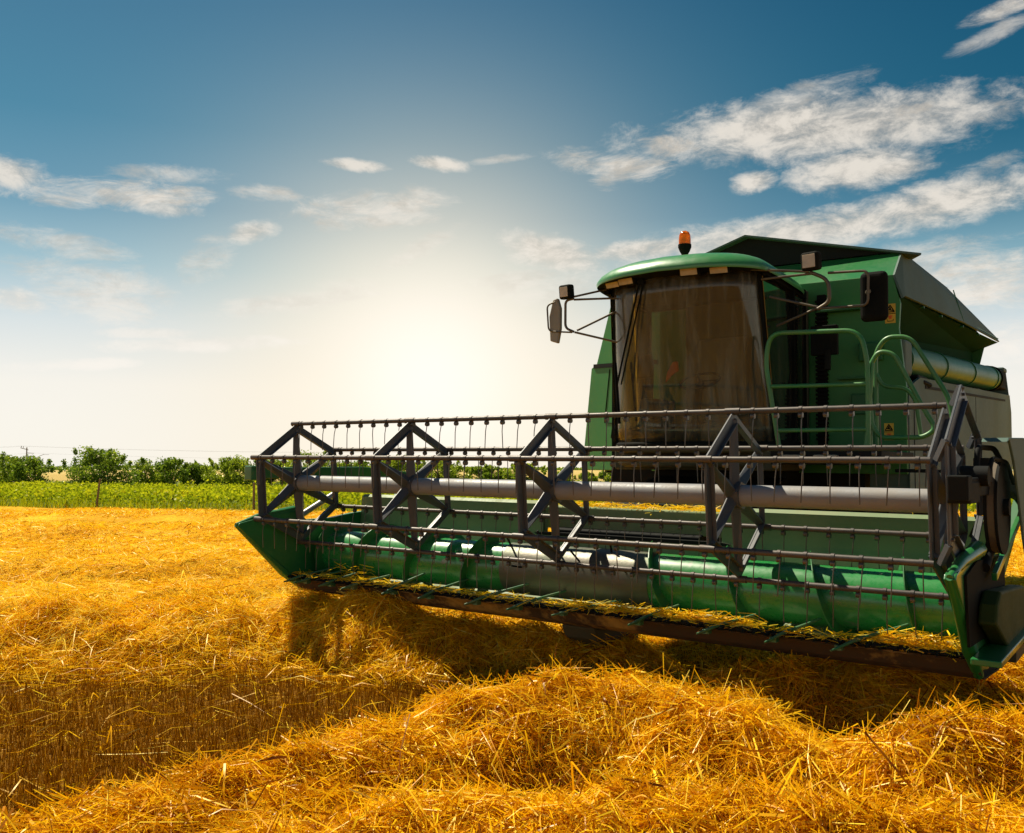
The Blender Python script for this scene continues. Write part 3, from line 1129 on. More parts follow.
# dark underside sloping from the roof edge in to the windscreen head
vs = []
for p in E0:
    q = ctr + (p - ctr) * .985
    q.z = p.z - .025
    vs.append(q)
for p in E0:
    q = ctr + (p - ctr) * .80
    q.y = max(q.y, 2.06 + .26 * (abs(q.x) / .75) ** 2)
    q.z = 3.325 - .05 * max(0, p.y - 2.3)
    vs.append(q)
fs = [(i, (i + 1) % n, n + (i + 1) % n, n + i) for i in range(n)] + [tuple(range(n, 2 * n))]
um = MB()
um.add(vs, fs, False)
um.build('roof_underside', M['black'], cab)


def lamp(name, c, dirv, w, h, d, mat_b, mat_l, parent, lens='lamp_lens'):
    c, dv = Vector(c), Vector(dirv).normalized()
    b = MB()
    b.beam(c - dv * d, c, w, h, (0, 0, 1), w * 1.0, h * 1.0)
    bo = b.build(name, mat_b, parent, min(w, h) * .16, 3)
    return bo, c, dv


for lx, ly in ((-.60, 1.99), (-.42, 1.925), (.27, 1.86), (.53, 1.93)):
    cc = Vector((lx, ly + .035, 3.315))
    dv = Vector((lx * .25, -.9, -.40)).normalized()
    b = MB()
    b.beam(cc - dv * .05, cc, .19, .095)
    lo = b.build('work_light', M['black'], cab, .008)
    b = MB()
    b.beam(cc, cc + dv * .008, .160, .070)
    b.build('lamp_lens', M['lens'], cab, .003)
# wiper
wp = MB()
p0, p1 = Vector((-.30, 2.02, 3.31)), Vector((-.60, 2.13, 2.35))
wp.tube([p0, p1], .010, 6)
wp.tube([p0 + Vector((.05, -.005, 0)), p1 + Vector((.05, -.015, -.02))], .008, 6)
wp.beam(Vector((-.62, 2.12, 2.55)), Vector((-.60, 2.17, 1.95)), .012, .03)
wp.cyl((-.28, 2.0, 3.30), (-.28, 2.10, 3.32), .03, 10)
wp.build('wiper', M['black'], cab)
# interior
st = MB()
st.box(-.22, .34, 2.82, 3.20, 1.98, 2.14)
st.prism([(3.08, 2.10), (3.22, 2.10), (3.28, 2.85), (3.16, 2.88)], 'x', -.22, .34)
st.box(-.08, .20, 2.90, 3.14, 1.74, 1.98)
st.build('driver_seat', M['seat'], cab, .04, 3)
sw = MB()
sw.cyl((.05, 2.45, 1.74), (.05, 2.62, 2.36), .04, 10)
ringp = [Vector((.05, 2.63, 2.38)) + Vector((math.cos(a) * .2, math.sin(a) * .17, math.sin(a) * .09)) for a in [2 * math.pi * i / 24 for i in range(25)]]
sw.tube(ringp, .014, 8)
for a in (0, 2.1, 4.2):
    sw.beam((.05, 2.63, 2.375), Vector((.05, 2.63, 2.38)) + Vector((math.cos(a) * .2, math.sin(a) * .17, math.sin(a) * .09)), .02, .01)
sw.build('steering_wheel', M['black'], cab)
cn = MB()
cn.box(-.62, -.42, 2.55, 3.05, 1.74, 2.22)
cn.beam((-.50, 2.60, 2.22), (-.45, 2.52, 2.62), .09, .03)
cn.box(-.60, -.40, 2.46, 2.50, 2.42, 2.66)
cn.build('control_console', M['black'], cab, .02)
# beacon
bb = MB()
bb.cyl((-.11, 2.62, 3.50), (-.11, 2.62, 3.70), .022, 12)
bb.tube([(-.11, 2.62, 3.655), (-.11, 2.62, 3.69), (-.11, 2.62, 3.73), (-.11, 2.62, 3.76)], [.03, .05, .066, .066], 20)
beacon = bb.build('beacon', M['black'], cab)
bb = MB()
bb.tube([(-.11, 2.62, 3.76), (-.11, 2.62, 3.81), (-.11, 2.62, 3.855), (-.11, 2.62, 3.885), (-.11, 2.62, 3.90)], [.060, .060, .056, .042, .012], 20)
bb.build('beacon_lens', M['amber'], cab)

# --- mirrors and wing lights
ml = MB()
for p, q in (((-.80, 2.25, 3.32), (-1.03, 2.0, 3.23)), ((-.70, 2.25, 3.22), (-1.03, 2.0, 3.20)), ((-.70, 2.28, 3.09), (-.99, 2.0, 2.885)), ((-.70, 2.3, 2.78), (-1.02, 2.0, 2.87))):
    ml.tube([p, q], .011, 7)
ml.tube(arc_pts([(-1.03, 2.0, 3.21), (-1.13, 2.0, 3.20), (-1.13, 2.0, 2.92), (-1.03, 2.0, 2.875)], .08), .013, 8)
ml.tube(arc_pts([(-1.05, 2.0, 2.87), (-1.32, 1.98, 2.90), (-1.335, 1.97, 3.17), (-1.24, 2.0, 3.20)], .05), .009, 7)
marm = ml.build('mirror_arm', M['rod'], root)
mm = MB()
mm.prism([(-1.31, 2.80), (-1.22, 2.77), (-1.19, 2.92), (-1.19, 3.13), (-1.225, 3.235), (-1.28, 3.22), (-1.325, 3.05)], 'y', 1.99, 2.04)
mm.build('mirror', M['shell'], marm, .012)
bo, c, dv = lamp('wing_light', (-1.105, 1.93, 3.275), (-.1, -1, -.12), .145, .145, .09, M['black'], M['lens'], marm)
b = MB()
b.beam(c, c + dv * .006, .098, .098)
b.build('lamp_lens', M['lens'], marm, .004)

mr = MB()
for p, q in (((.74, 2.2, 3.33), (1.22, 2.36, 3.28)), ((.80, 2.3, 3.25), (1.27, 2.38, 3.265)), ((.84, 2.4, 3.10), (1.30, 2.4, 2.955)), ((.87, 2.5, 2.84), (1.28, 2.4, 2.955))):
    mr.tube([p, q], .012, 7)
mr.tube(arc_pts([(1.22, 2.38, 3.28), (1.38, 2.39, 3.20), (1.385, 2.4, 3.0), (1.28, 2.4, 2.945)], .09), .017, 8)
mr.tube(arc_pts([(1.30, 2.4, 2.95), (1.72, 2.36, 2.93), (1.73, 2.35, 3.23), (1.38, 2.38, 3.255)], .06), .012, 8)
mr.tube([(1.73, 2.35, 3.05), (1.70, 2.42, 3.05)], .02, 8)
marm2 = mr.build('mirror_arm', M['rod'], root)
mm = MB()
mm.box(1.635, 1.865, 2.40, 2.50, 2.80, 3.235)
mm.build('mirror', M['black'], marm2, .05, 4)
mm = MB()
mm.box(1.14, 1.38, 2.62, 2.68, 2.56, 2.83)
mm.cyl((1.30, 2.60, 2.42), (1.30, 2.62, 2.60), .03, 10)
mm.build('mirror', M['black'], marm2, .03, 4)
bo, c, dv = lamp('wing_light', (1.235, 2.30, 3.365), (-.15, -1, -.08), .165, .165, .10, M['black'], M['lens'], marm2)
b = MB()
b.beam(c, c + dv * .006, .118, .118)
b.build('lamp_lens', M['lens'], marm2, .004)

# --- body: front wall, grain tank, side walls
FY = 3.36
bd = MB()
bd.prism([(-.75, 1.48), (1.80, 1.48), (1.80, 2.30), (1.74, 2.86), (1.755, 3.10), (1.69, 3.38), (-.75, 3.40)], 'y', FY, FY + .05)
KY = .42                                                    # the left part sweeps back, angled so that it catches the sun


def fl(x, z, d=0.0):
    return (x, FY + max(0, (-.75 - x)) * KY + d, z)


lw = [fl(-.75, 1.48), fl(-2.112, 1.476), fl(-2.062, 1.848), fl(-1.941, 2.722), fl(-1.843, 2.764), fl(-1.58, 3.472), fl(-.75, 3.40)]
nl = len(lw)
bd.add(lw + [(a, b + .05, c_) for a, b, c_ in lw], [tuple(range(nl)), tuple(range(2 * nl - 1, nl - 1, -1))] + [(i, (i + 1) % nl, nl + (i + 1) % nl, nl + i) for i in range(nl)])
# step band and seams of the left front
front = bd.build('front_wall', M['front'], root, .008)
c = MB()
c.beam(fl(-.80, 2.69, -.003), fl(-1.89, 2.742, -.003), .05, .02, (0, 1, 0))
for (xa, za, xb, zb) in ((-1.60, 2.68, -1.69, 2.05), (-1.39, 2.68, -1.52, 2.04), (-1.69, 2.05, -1.52, 2.03), (-1.54, 2.03, -1.57, 1.86), (-1.30, 2.01, -1.32, 1.86)):
    c.beam(fl(xa, za, -.003), fl(xb, zb, -.003), .009, .009, (0, 1, 0))
c.build('panel_seam', M['dark'], front)
c = MB()
for xa, xb in ((-1.39, -1.32), (-1.31, -1.24)):
    p_ = [fl(xa, 1.95, -.004), fl(xb, 1.95, -.004), fl(xb, 2.005, -.004), fl(xa, 2.005, -.004)]
    c.add(p_, [(0, 1, 2, 3)])
c.build('logo_patch', M['white'], front)
# letter C twice on the patch
c = MB()
for x0 in (-1.355, -1.275):
    pts = [Vector(fl(x0 + .016 * math.cos(a), 1.977 + .016 * math.sin(a), -.007)) for a in [R(45 + 27 * i) for i in range(11)]]
    c.tube(pts, .004, 5)
c.build('lettering', M['cloth'], front)
# ribbed strip and boxes right of the cab
c = MB()
z = 1.8
while z < 3.2:
    c.box(.98, 1.08, FY - .09, FY - .002, z, z + .022)
    z += .04
c.box(.99, 1.07, FY - .06, FY - .001, 1.75, 3.24)
c.build('air_intake', M['black'], front)
c = MB()
c.box(1.38, 1.60, FY - .05, FY - .002, 2.56, 2.74)
c.build('front_box', M['body'], front, .01)
c = MB()
c.box(1.30, 1.52, FY - .03, FY - .002, 2.05, 2.25)
c.build('front_hatch', M['body'], front, .01)
c = MB()
c.box(1.18, 1.52, FY - .06, FY - .002, 2.39, 2.41)
c.build('step_ledge', M['body'], front, .005)
c = MB()
c.box(1.00, 1.42, FY - .10, FY - .002, 3.06, 3.085)
c.build('step_ledge', M['body'], front, .005)


def sign(x, z, w, h, y):
    s = MB()
    s.box(x - w / 2, x + w / 2, y - .004, y - .001, z - h / 2, z + h / 2)
    so_ = s.build('warning_sign', M['yellow'], root)
    zc, q = z + h * .24, w * .40
    tri = [(x - q, zc - q * .8), (x + q, zc - q * .8), (x, zc + q * .9)]
    k = MB()
    for a, b in zip(tri, tri[1:] + tri[:1]):
        k.beam((a[0], y - .006, a[1]), (b[0], y - .006, b[1]), .009, .003, (0, 1, 0))
    k.build('sign_triangle', M['black'], so_)
    k = MB()
    k.beam((x, y - .006, zc + q * .35), (x, y - .006, zc - q * .3), .014, .003, (0, 1, 0))
    k.beam((x - .02, y - .0065, zc - q * .2), (x + .03, y - .0065, zc - q * .5), .010, .003, (0, 1, 0))
    k.build('sign_symbol', M['black'], so_)
    k = MB()
    k.box(x - w / 2, x + w / 2, y - .007, y - .004, z - h * .03, z + .0)
    k.build('sign_divider', M['black'], so_)
    k = MB()
    k.tube([(x - w * .28, y - .006, z - h * .30), (x - w * .28, y - .006, z - h * .40), (x + w * .28, y - .006, z - h * .40), (x + w * .28, y - .006, z - h * .30)], .003, 5)
    k.build('sign_bracket', M['black'], so_)
    k = MB()
    k.beam((x, y - .006, z - h * .10), (x, y - .006, z - h * .28), .026, .003, (0, 1, 0))
    k.beam((x - .02, y - .0065, z - h * .14), (x + .02, y - .0065, z - h * .14), .010, .003, (0, 1, 0))
    k.build('sign_symbol', M['cloth'], so_)


sign(1.665, 3.005, .095, .185, FY)
sign(1.64, 1.88, .085, .16, FY)

gt = MB()
# sunlit slope above the front wall, then the tank box behind
gt.add([(-1.38, FY, 3.39), (1.69, FY, 3.37), (1.66, 3.80, 3.68), (-1.20, 3.80, 3.70), (-1.38, 9.3, 3.39), (1.60, 9.3, 3.42), (1.58, 6.3, 3.72), (-1.2, 6.3, 3.72)],
       [(0, 1, 2, 3), (3, 2, 6, 7), (7, 6, 5, 4), (0, 3, 7, 4)])
gt.add([(-1.38, FY + .05, 2.70), (-1.38, 9.3, 2.70), (-1.38, 9.3, 3.39), (-1.38, FY + .05, 3.39)], [(0, 1, 2, 3)])
gt.add([(-1.38, 9.3, 2.7), (1.42, 9.3, 2.7), (1.6, 9.3, 3.42), (-1.38, 9.3, 3.39)], [(0, 1, 2, 3)])
tank = gt.build('grain_tank', M['green'], root)
# right flank: upper panel, lip, underside
c = MB()
c.add([(1.69, FY, 3.37), (1.66, 3.80, 3.68), (1.60, 6.30, 3.745), (1.72, 9.28, 3.475),
       (1.765, 9.28, 3.40), (1.765, 6.46, 3.315), (1.765, 3.44, 3.17), (1.765, FY, 3.14)],
      [(0, 1, 2, 3, 4, 5, 6, 7)])
up_ = c.build('tank_flank', M['panel'], tank)
s_ = up_.modifiers.new('thick', 'SOLIDIFY')
s_.thickness = .02
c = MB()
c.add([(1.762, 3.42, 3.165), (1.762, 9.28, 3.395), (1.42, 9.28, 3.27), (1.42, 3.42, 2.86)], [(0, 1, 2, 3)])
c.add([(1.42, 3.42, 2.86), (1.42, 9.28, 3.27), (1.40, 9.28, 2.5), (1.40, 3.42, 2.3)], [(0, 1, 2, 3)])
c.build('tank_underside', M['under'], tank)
c = MB()
c.beam((1.71, FY + .10, 3.30), (1.775, 9.2, 3.44), .012, .012)
for yy in (4.3, 5.2, 6.46, 7.6):
    c.cyl((1.74, yy, 3.16 + (yy - 3.4) * .036), (1.775, yy, 3.16 + (yy - 3.4) * .036), .014, 6)
c.beam((1.68, 6.40, 3.72), (1.778, 6.46, 3.33), .010, .010)
c.beam((1.72, FY + .05, 3.30), (1.70, 6.3, 3.56), .008, .008)
for i in range(9):
    yy = 3.6 + i * .35
    c.cyl((1.70, yy, 3.20 + (yy - 3.4) * .040), (1.775, yy, 3.20 + (yy - 3.4) * .040), .010, 6)
c.build('flank_trim', M['body'], tank)
# folded tank cover: tent shape with a thin overhanging sheet
c = MB()
A, B_, C_, D_ = (-.95, 3.80, 3.72), (.10, 3.78, 4.035), (1.66, 3.80, 3.690), (-.5, 3.80, 3.69)
c.add([A, B_, C_], [(0, 1, 2)])
c.add([A, B_, (.0, 6.6, 3.98), (-.95, 6.6, 3.75)], [(0, 1, 2, 3)])
c.add([B_, C_, (1.48, 6.5, 3.78), (.0, 6.6, 3.98)], [(0, 1, 2, 3)])
c.add([(-.95, 6.6, 3.75), (0, 6.6, 3.98), (1.62, 6.5, 3.78)], [(0, 1, 2)])
c.build('tank_cover', M['dark'], tank)
c = MB()
c.add([(-.98, 3.70, 3.735), (.10, 3.68, 4.055), (1.87, 3.74, 3.635), (1.62, 4.4, 3.73), (1.50, 6.6, 3.80), (0, 6.7, 4.00), (-.98, 6.7, 3.78)],
      [(0, 1, 5, 6), (1, 2, 3, 4, 5)])
cs = c.build('cover_sheet', M['panel'], tank)
s_ = cs.modifiers.new('thick', 'SOLIDIFY')
s_.thickness = .02

# side walls
sd_ = MB()
prf = [(FY + .05, 1.30), (FY + .05, 2.30), (3.90, 2.43), (10.0, 2.66), (10.15, 2.40), (10.15, 1.25)]
sd_.prism(prf, 'x', 1.78, 1.81)
# top shoulder folding in under the tube
sd_.add([(1.78, 3.90, 2.43), (1.78, 10.0, 2.66), (1.45, 10.0, 2.76), (1.45, 3.90, 2.50)], [(0, 1, 2, 3)])
sd_.box(1.45, 1.80, FY + .05, FY + .09, 1.3, 2.35)
side_r = sd_.build('side_panel', M['panel'], root)
c = MB()
c.prism([(4.10, 2.365), (9.5, 2.565), (9.5, 2.535), (4.10, 2.335)], 'x', 1.808, 1.816)
c.prism([(3.60, 1.3), (3.60, 2.33), (3.615, 2.33), (3.615, 1.3)], 'x', 1.808, 1.815)
c.prism([(7.0, 1.3), (7.0, 2.44), (7.012, 2.44), (7.012, 1.3)], 'x', 1.808, 1.813)
c.build('panel_seam', M['dark'], side_r)
c = MB()
c.add([(1.50, 10.0, 2.66), (1.80, 10.0, 2.66), (1.76, 10.0, 3.06), (1.42, 10.0, 3.12)], [(0, 1, 2, 3)])
c.box(1.40, 1.78, 9.70, 10.0, 3.00, 3.07)
c.box(-1.4, 1.40, 9.3, 10.1, 1.6, 3.05)
c.build('rear_hood', M['panel'], root, .02)
c = MB()
c.prism([(3.95, 1.45), (3.95, 2.60), (10.0, 2.66), (10.15, 2.40), (10.15, 1.25)], 'x', -1.80, -1.77)
c.add([(-1.77, 3.95, 2.60), (-1.77, 10.0, 2.66), (-1.38, 10.0, 2.76), (-1.38, 3.95, 2.72)], [(0, 1, 2, 3)])
c.build('side_panel', M['panel'], root)
c = MB()
c.box(-1.40, 1.40, 3.42, 9.9, 1.10, 2.68)
c.box(-1.5, 1.5, 3.9, 4.9, .75, 1.2)
c.box(-.62, .78, 3.0, 3.42, 1.0, 1.5)
c.build('chassis', M['dark'], root)

# unloading tube
ut = MB()
T0, T1 = Vector((1.60, 3.85, 2.615)), Vector((1.66, 9.1, 2.855))
ut.cyl(T0, T1, .165, 32)
for f in (.30, .62, .95):
    p = T0 + (T1 - T0) * f
    ut.cyl(p, p + (T1 - T0).normalized() * .04, .178, 32)
tube = ut.build('unloading_auger', M['body'], root)
c = MB()
p = T1
c.cyl(p, p + (T1 - T0).normalized() * .12, .185, 24)
c.box(1.50, 1.80, 9.2, 9.75, 2.72, 3.0)
c.build('tube_spout', M['black'], tube, .02)
c = MB()
c.box(1.50, 1.76, 3.48, 3.84, 2.42, 2.80)
c.build('tube_elbow', M['panel'], tube, .06, 4)
c = MB()
c.box(1.60, 1.78, 3.95, 4.4, 2.36, 2.47)
c.tube([(1.79, 4.05, 2.40), (1.82, 4.25, 2.38)], .03, 8)
c.build('tube_latch', M['dark'], tube, .02)

# --- platform, rails, ladder
pf = MB()
pf.box(.92, 1.86, 2.20, 3.34, 1.62, 1.68)
pf.box(.92, 1.86, 2.18, 2.22, 1.56, 1.70)
for i in range(5):
    pf.box(1.86, 2.25, 2.62 + i * .02, 2.9 + i * .02, 1.50 - i * .27, 1.53 - i * .27)
platform = pf.build('platform', M['dark'], root, .006)
c = MB()
for xa in (1.02, 1.32):
    c = MB()
    c.box(xa, xa + .20, 2.10, 2.18, 1.575, 1.645)
    c.build('head_light', M['lens'], platform, .01)
gr = MB()
gr.tube(arc_pts([(1.00, 2.22, 1.62), (.865, 2.22, 2.48), (.91, 2.22, 2.735), (1.69, 2.22, 2.70), (1.75, 2.22, 2.42), (1.745, 2.22, 1.62)], .14, 6), .021, 10)
gr.tube([(.92, 2.22, 2.255), (1.74, 2.22, 2.24)], .019, 10)
gr.tube([(.97, 2.22, 1.86), (1.745, 2.22, 1.86)], .019, 10)
gr.tube([(1.72, 2.22, 1.62), (1.78, 2.25, 2.42)], .018, 8)
gr.build('guard_rail', M['rail'], root)
gr = MB()
gr.tube(arc_pts([(1.665, 2.6, 1.62), (1.65, 2.6, 2.40), (1.74, 2.6, 2.56), (1.87, 2.6, 2.53), (2.11, 2.6, 2.03), (2.20, 2.6, 1.87), (2.10, 2.6, 1.80), (1.75, 2.6, 1.80), (1.68, 2.6, 1.90), (1.66, 2.6, 2.2)], .09, 6), .021, 10)
gr.build('guard_rail', M['rail'], root)
gr = MB()
gr.tube(arc_pts([(1.64, 2.9, 1.66), (1.64, 2.9, 2.58), (1.73, 2.9, 2.72), (1.94, 2.9, 2.71), (2.26, 2.9, 2.13), (2.30, 2.9, 1.60)], .12, 6), .021, 10)
gr.tube(arc_pts([(1.64, 2.9, 2.40), (1.70, 2.9, 2.27), (1.90, 2.9, 2.25), (1.98, 2.9, 2.14), (2.02, 2.9, 1.80)], .08, 5), .018, 10)
gr.build('guard_rail', M['rail'], root)


# --- wheels
def wheel(x, y, r, w, g=-.15):
    t = MB()
    pr = [(r * .55, w * .40), (r * .80, w * .5), (r * .95, w * .48), (r, w * .36), (r, -w * .36), (r * .95, -w * .48), (r * .80, -w * .5), (r * .55, -w * .40)]
    n = 40
    vs = [(x + a, y + rr * math.cos(2 * math.pi * i / n), g + r + rr * math.sin(2 * math.pi * i / n)) for i in range(n) for rr, a in pr]
    k = len(pr)
    t.add(vs, [(i * k + j, i * k + (j + 1) % k, ((i + 1) % n) * k + (j + 1) % k, ((i + 1) % n) * k + j) for i in range(n) for j in range(k)], True)
    for i in range(22):
        a = 2 * math.pi * i / 22
        for s_ in (-1, 1):
            aa = a + (s_ + 1) * .07
            p = Vector((x, y + r * math.cos(aa), g + r + r * math.sin(aa)))
            q = Vector((x + s_ * w * .46, y + r * .97 * math.cos(aa + .16), g + r + r * .97 * math.sin(aa + .16)))
            t.beam(p, q, .05, .06, (0, math.cos(aa), math.sin(aa)))
    o = t.build('wheel', M['rubber'], root)
    c = MB()
    c.cyl((x - w * .3, y, r + g), (x + w * .3, y, r + g), r * .56, 32)
    c.cyl((x - w * .38, y, r + g), (x + w * .38, y, r + g), r * .2, 16)
    c.build('wheel_rim', M['rim'], o, .01)


for sx in (-1, 1):
    wheel(sx * 1.02, 4.5, .86, .52)
    wheel(sx * 1.05, 8.2, .58, .40)

# things in and on the machine
oc = MB()
vs = [(-.17, 2.42, 2.60), (-.05, 2.44, 2.62), (-.02, 2.43, 2.47), (-.12, 2.40, 2.44), (-.22, 2.41, 2.33), (-.19, 2.43, 2.48)]
oc.prism([(-.17, 2.46), (-.11, 2.56), (-.06, 2.56), (-.05, 2.47), (-.12, 2.43), (-.19, 2.36)], 'y', 2.40, 2.425)
oo = oc.build('cloth', M['cloth'], None, .006)
oo.matrix_world = Matrix.Translation((0.25043, 6.83822, 0)) @ Matrix.Rotation(-TH, 4, 'Z')
tag(oo, 'small orange cloth hanging inside the cab behind the windscreen', 'cloth')

mw = np.array((Matrix.Translation((0.25043, 6.83822, 0)) @ Matrix.Rotation(-TH, 4, 'Z') @ Matrix.Rotation(.011, 4, 'Y')).to_3x3())


def machine_straw(n, xs, ys, z, lift, L=(.06, .24)):
    x = rng.uniform(*xs, n)
    y = rng.uniform(*ys, n)
    p = np.stack([x, y, np.full(n, z) + rng.random(n) ** 1.5 * lift], 1) @ mw.T + np.array([.25043, 6.83822, 0])
    return strands(n, p[:, 0], p[:, 1], p[:, 2], rng.uniform(*L, n), .004 + .003 * rng.random(n), rng.random(n) * 6.28, rng.normal(0, .22, n),
                   rng.normal(0, .4, n), np.clip(rng.normal(.65, .2, n), 0, 1))


parts = [machine_straw(420, (-.6, 1.0), (1.07, 1.3), 1.178, .03), machine_straw(320, (.75, 1.55), (.0, .16), .50, .05),
         machine_straw(300, (2.35, 2.82), (.0, .16), .50, .07), machine_straw(1100, (-2.8, 2.8), (-.08, .14), .497, .03, (.05, .18)),
         machine_straw(140, (.2, .75), (-.02, .12), .50, .05), machine_straw(60, (-2.4, -2.0), (.1, .3), .50, .12)]
# single stalks hanging in the reel
V, q, t = join(parts)
o = np_mesh('straw_wisps', V, q, M['straw'], t)
tag(o, 'loose straw caught on the knife bar and header beam', 'straw', kind='stuff')

# ------------------------------------------------------------------ background vegetation


def leaf_cloud(c, n, size, tone):
    """n leaf quads at centres c"""
    a = rng.normal(size=(n, 3))
    a /= np.linalg.norm(a, axis=1, keepdims=True)
    b = np.cross(a, rng.normal(size=(n, 3)))
    b /= np.linalg.norm(b, axis=1, keepdims=True) + 1e-9
    s = size * (.6 + .8 * rng.random(n))
    a, b = a * s[:, None] * .5, b * s[:, None] * .32
    V = np.stack([c - a, c + b, c + a, c - b], 1).reshape(-1, 3)
    q = np.arange(n * 4).reshape(-1, 4)
    return V, q, np.repeat(tone, 4)


def tree(name, x, y, h, w, mat, label, nblob=26, leaf=.16, n_leaf=9000, rag=.16, group='trees and bushes behind the crop strip'):
    o = empty(name, (x, y, GZ))
    tag(o, label, 'bush' if name == 'bush' else 'tree', group)
    rs = random.Random(int(x * 100) + int(y))
    tr = MB()
    tr.tube([(0, 0, -.1), (rs.uniform(-.1, .1), 0, h * .35), (rs.uniform(-.2, .2), 0, h * .75)], [.05 * h * .6, .035 * h * .6, .012 * h], 7)
    for i in range(7):
        a = rs.uniform(0, 6.28)
        z0 = h * rs.uniform(.12, .5)
        tr.tube([(0, 0, z0), (math.cos(a) * w * .22, math.sin(a) * w * .22, z0 + h * .18), (math.cos(a) * w * .38, math.sin(a) * w * .38, z0 + h * .34)], [.022 * h, .014 * h, .006 * h], 5)
    tr.build('trunk', M['bark'], o)
    cs, ts = [], []
    for i in range(nblob):
        # blobs fill a broad uneven dome that reaches almost to the ground
        u = rs.random() ** 1.15
        zc = h * (.08 + .82 * u)
        rad = w * .5 * math.sqrt(max(.04, 1 - (max(0, u - .30) / .74) ** 2)) * math.sqrt(rs.random())
        a = rs.uniform(0, 6.28)
        br = h * rs.uniform(.15, .27)
        m = int(n_leaf / nblob)
        p = rng.normal(size=(m, 3))
        p /= np.linalg.norm(p, axis=1, keepdims=True)
        p *= (br * rng.random(m) ** .45)[:, None]
        p[:, 2] *= .8
        p += rng.normal(0, h * .02, (m, 3))
        p += np.array([math.cos(a) * rad, math.sin(a) * rad * .8, zc])
        p[:, 2] = np.maximum(p[:, 2], .05)
        cs.append(p)
        ts.append(np.clip(rs.uniform(.25, .7) + rng.normal(0, .16, m), 0, 1))
    for i in range(14):
        # ragged sprays beyond the outline
        u = rs.uniform(.5, 1.0)
        a = rs.uniform(0, 6.28)
        m = 70
        rad = w * .5 * math.sqrt(max(.05, 1 - ((u - .35) / .72) ** 2))
        p0 = np.array([math.cos(a) * rad, math.sin(a) * rad, h * (.16 + .76 * u)])
        dr = np.array([math.cos(a) * .4, math.sin(a) * .4, 1.0]) * h * rag * rs.uniform(.4, 1)
        p = p0 + rng.random((m, 1)) * dr + rng.normal(0, h * .025, (m, 3))
        cs.append(p)
        ts.append(np.clip(rng.normal(.5, .2, m), 0, 1))
    c, t_ = np.concatenate(cs), np.concatenate(ts)
    V, q, tt = leaf_cloud(c, len(c), np.full(len(c), leaf), t_)
    np_mesh('crown', V, q, mat, tt, o)
    return o


def at(px, d):
    return (px - 512) / 906.86 * d


TREES = [
    # px, distance, top pixel row, width px, material, kind, label
    (-22, 74, 452, 60, 'leaf', 'tree', 'dark green tree cut by the left edge of the view'),
    (22, 70, 458, 62, 'leaf', 'tree', 'broad dark green tree in front of the utility pole'),
    (99, 68, 449, 56, 'leaf', 'tree', 'tallest rounded tree, ragged on top, behind the leaning fence post'),
    (62, 66, 483, 30, 'leaf2', 'bush', 'low yellow green bush below the gap with the far wheat hill'),
    (158, 72, 459, 54, 'leaf', 'tree', 'wide rounded green tree right of the tallest tree'),
    (197, 78, 463, 26, 'leaf', 'tree', 'small narrow tree between two broad ones left of the reel'),
    (230, 74, 458, 44, 'leaf2', 'tree', 'pale yellow green tree just left of the reel'),
    (268, 76, 461, 40, 'leaf', 'tree', 'green tree behind the leftmost reel spider'),
    (312, 74, 453, 52, 'leaf2', 'tree', 'pale rounded tree seen through the leftmost reel spider'),
    (352, 78, 462, 40, 'leaf', 'tree', 'dark tree between the first and second reel spiders'),
    (392, 76, 456, 46, 'leaf2', 'tree', 'pale tree behind the second reel spider'),
    (440, 74, 460, 48, 'leaf2', 'tree', 'pale rounded tree just right of the second reel spider'),
    (486, 78, 466, 40, 'leaf', 'tree', 'low dark tree midway between second and third reel spiders'),
    (524, 76, 464, 40, 'leaf2', 'tree', 'pale tree behind the third reel spider'),
    (570, 72, 470, 42, 'leaf2', 'bush', 'rounded bush seen below the left front of the harvester'),
    (612, 72, 471, 40, 'leaf', 'bush', 'dark bush seen low beside the cab base'),
    (655, 74, 468, 44, 'leaf', 'bush', 'bush mostly hidden behind the harvester body'),
]
for i, (px, d, top_y, wpx, mt, nm, lab) in enumerate(TREES):
    h = 1.70 + (470 - top_y) / 906.86 * d * 1.08
    tree(nm, at(px, d), d, h * .97, wpx / 906.86 * d * 1.14, M[mt], lab, n_leaf=8500 if nm == 'tree' else 5000, nblob=44 if nm == 'tree' else 24, leaf=.17)

# crop strip
n = 80000
x = rng.uniform(-46, 40, n)
y = edge(x) + rng.random(n) ** 1.2 * 20
row = np.round(y / .9) * .9
clump = fbm(x * 1.4, row * 3, 3)
hh = (.70 + clump * .75) * np.where(rng.random(n) < .03, 1.35, 1)
z = hh * rng.random(n) ** .7
c = np.stack([x + rng.normal(0, .1, n), y, z + .02 + GZ], 1)
V, q, t = leaf_cloud(c, n, np.full(n, .15), np.clip(.22 + .5 * z / .8 * 1.0 + clump * .6 + rng.normal(0, .18, n), 0, 1))
o = np_mesh('crop_plants', V, q, M['crop'], t)
tag(o, 'bright yellow green leafy crop strip beyond the straw field', 'crop', kind='stuff')
# rough grass fringe at the field edge
n = 9000
x = rng.uniform(-42, 38, n)
y = edge(x) + rng.normal(0, .25, n)
L = rng.uniform(.15, .5, n)
V, q, t = strands(n, x, y, GZ + L * .45, L, np.full(n, .02), rng.random(n) * 6.28, math.pi / 2 + rng.normal(0, .3, n), rng.normal(0, .2, n), np.clip(rng.normal(.55, .2, n), 0, 1), 1)
o = np_mesh('grass_fringe', V, q, M['crop'], t)
tag(o, 'rough grass fringe along the edge of the straw field', 'grass', kind='stuff')

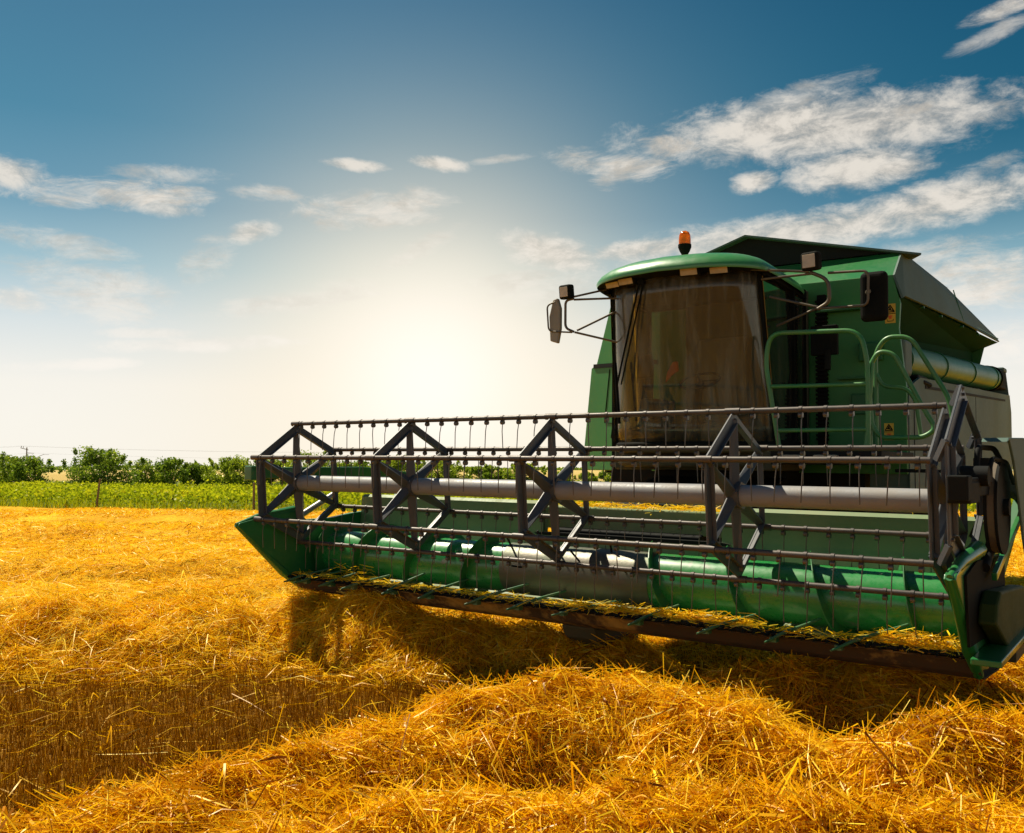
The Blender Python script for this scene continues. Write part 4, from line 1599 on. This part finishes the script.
# fence posts
for px, d, topy, lean, lab in ((98, 39.0, 479, .12, 'thin leaning wooden post at the field edge below the tallest tree'),
                               (174, 40.0, 489, -.03, 'short wooden post standing in the crop strip'),
                               (255, 35.7, 483, -.02, 'dark wooden post at the field edge left of the reel')):
    h = 1.65 + (470 - topy) / 906.86 * d
    p = MB()
    p.tube([(0, 0, -.2), (lean * .5, 0, h * .5), (lean, .02, h)], [.055, .048, .040], 8)
    p.cyl((lean, .02, h), (lean + .005, .02, h + .02), .040, 8, .022)
    o = p.build('fence_post', M['wood'])
    o.location = (at(px, d), d, GZ)
    tag(o, lab, 'fence post', 'fence posts along the field edge')

# utility pole
d = 215
up = empty('utility_pole', (at(27, d), d, GZ))
tag(up, 'grey utility pole with crossarms behind the trees', 'utility pole')
p = MB()
p.tube([(0, 0, -.3), (0, 0, 7.0)], [.19, .13], 10)
p.build('pole_shaft', M['pole'], up)
p = MB()
p.beam((-1.5, 0, 6.9), (.35, 0, 6.4), .12, .14)
p.beam((-1.3, 0, 7.0), (-1.3, 0, 7.35), .1, .1)
p.beam((-.8, 0, 6.9), (-.8, 0, 7.25), .1, .1)
p.beam((0, 0, 5.7), (1.7, 0, 5.6), .10, .12)
p.build('crossarm', M['pole'], up)
p = MB()
p.tube([(.2, 0, 3.2), (1.8, .3, 4.4), (3.8, .6, 5.4)], [.07, .06, .05], 6)
p.beam((3.5, .6, 5.3), (5.0, .6, 5.3), .08, .06)
p.build('side_strut', M['pole'], up)
for z0, s in ((7.35, -1.3), (7.25, -.8), (5.65, 1.6)):
    w = MB()
    for e in (-90, 140):
        pts = [Vector((s + (e - s) * f, 0, z0 + (f - .0) * -.6 - 4 * 1.2 * f * (1 - f))) for f in [i / 16 for i in range(17)]]
        w.tube(pts, .012, 4)
    w.build('wire', M['pole'], up)

# hill with far wheat, wooded ridge
n1, n2 = 90, 14
vs, fs = [], []
for j in range(n2):
    for i in range(n1):
        xx = -900 + 2200 * i / (n1 - 1)
        yy = 330 + 600 * j / (n2 - 1)
        f = j / (n2 - 1)
        prof_ = math.sin(min(1, f * 1.4) * math.pi / 2)
        hgt = 1.1 + 1.9 * math.exp(-((xx + 190) / 170) ** 2) + .6 * math.sin(xx / 130)
        vs.append((xx, yy, -.3 + hgt * prof_))
for j in range(n2 - 1):
    for i in range(n1 - 1):
        a = j * n1 + i
        fs.append((a, a + 1, a + n1 + 1, a + n1))
o = mesh_obj('hill', vs, fs, M['hill'], smooth=True)
tag(o, kind='structure')
n = 26000
x = rng.uniform(-700, 900, n)
y = rng.uniform(760, 800, n)
hh = 3.0 + 2.2 * fbm(x * .02, y * 0 + 3, 4) * 2
z = rng.random(n) * hh + 1.2
V, q, t = leaf_cloud(np.stack([x, y, z], 1), n, np.full(n, 2.0), np.clip(rng.normal(.35, .2, n), 0, 1))
o = np_mesh('woods', V, q, M['leaf'], t)
tag(o, 'low dark line of woods on the far horizon', 'woods', kind='stuff')
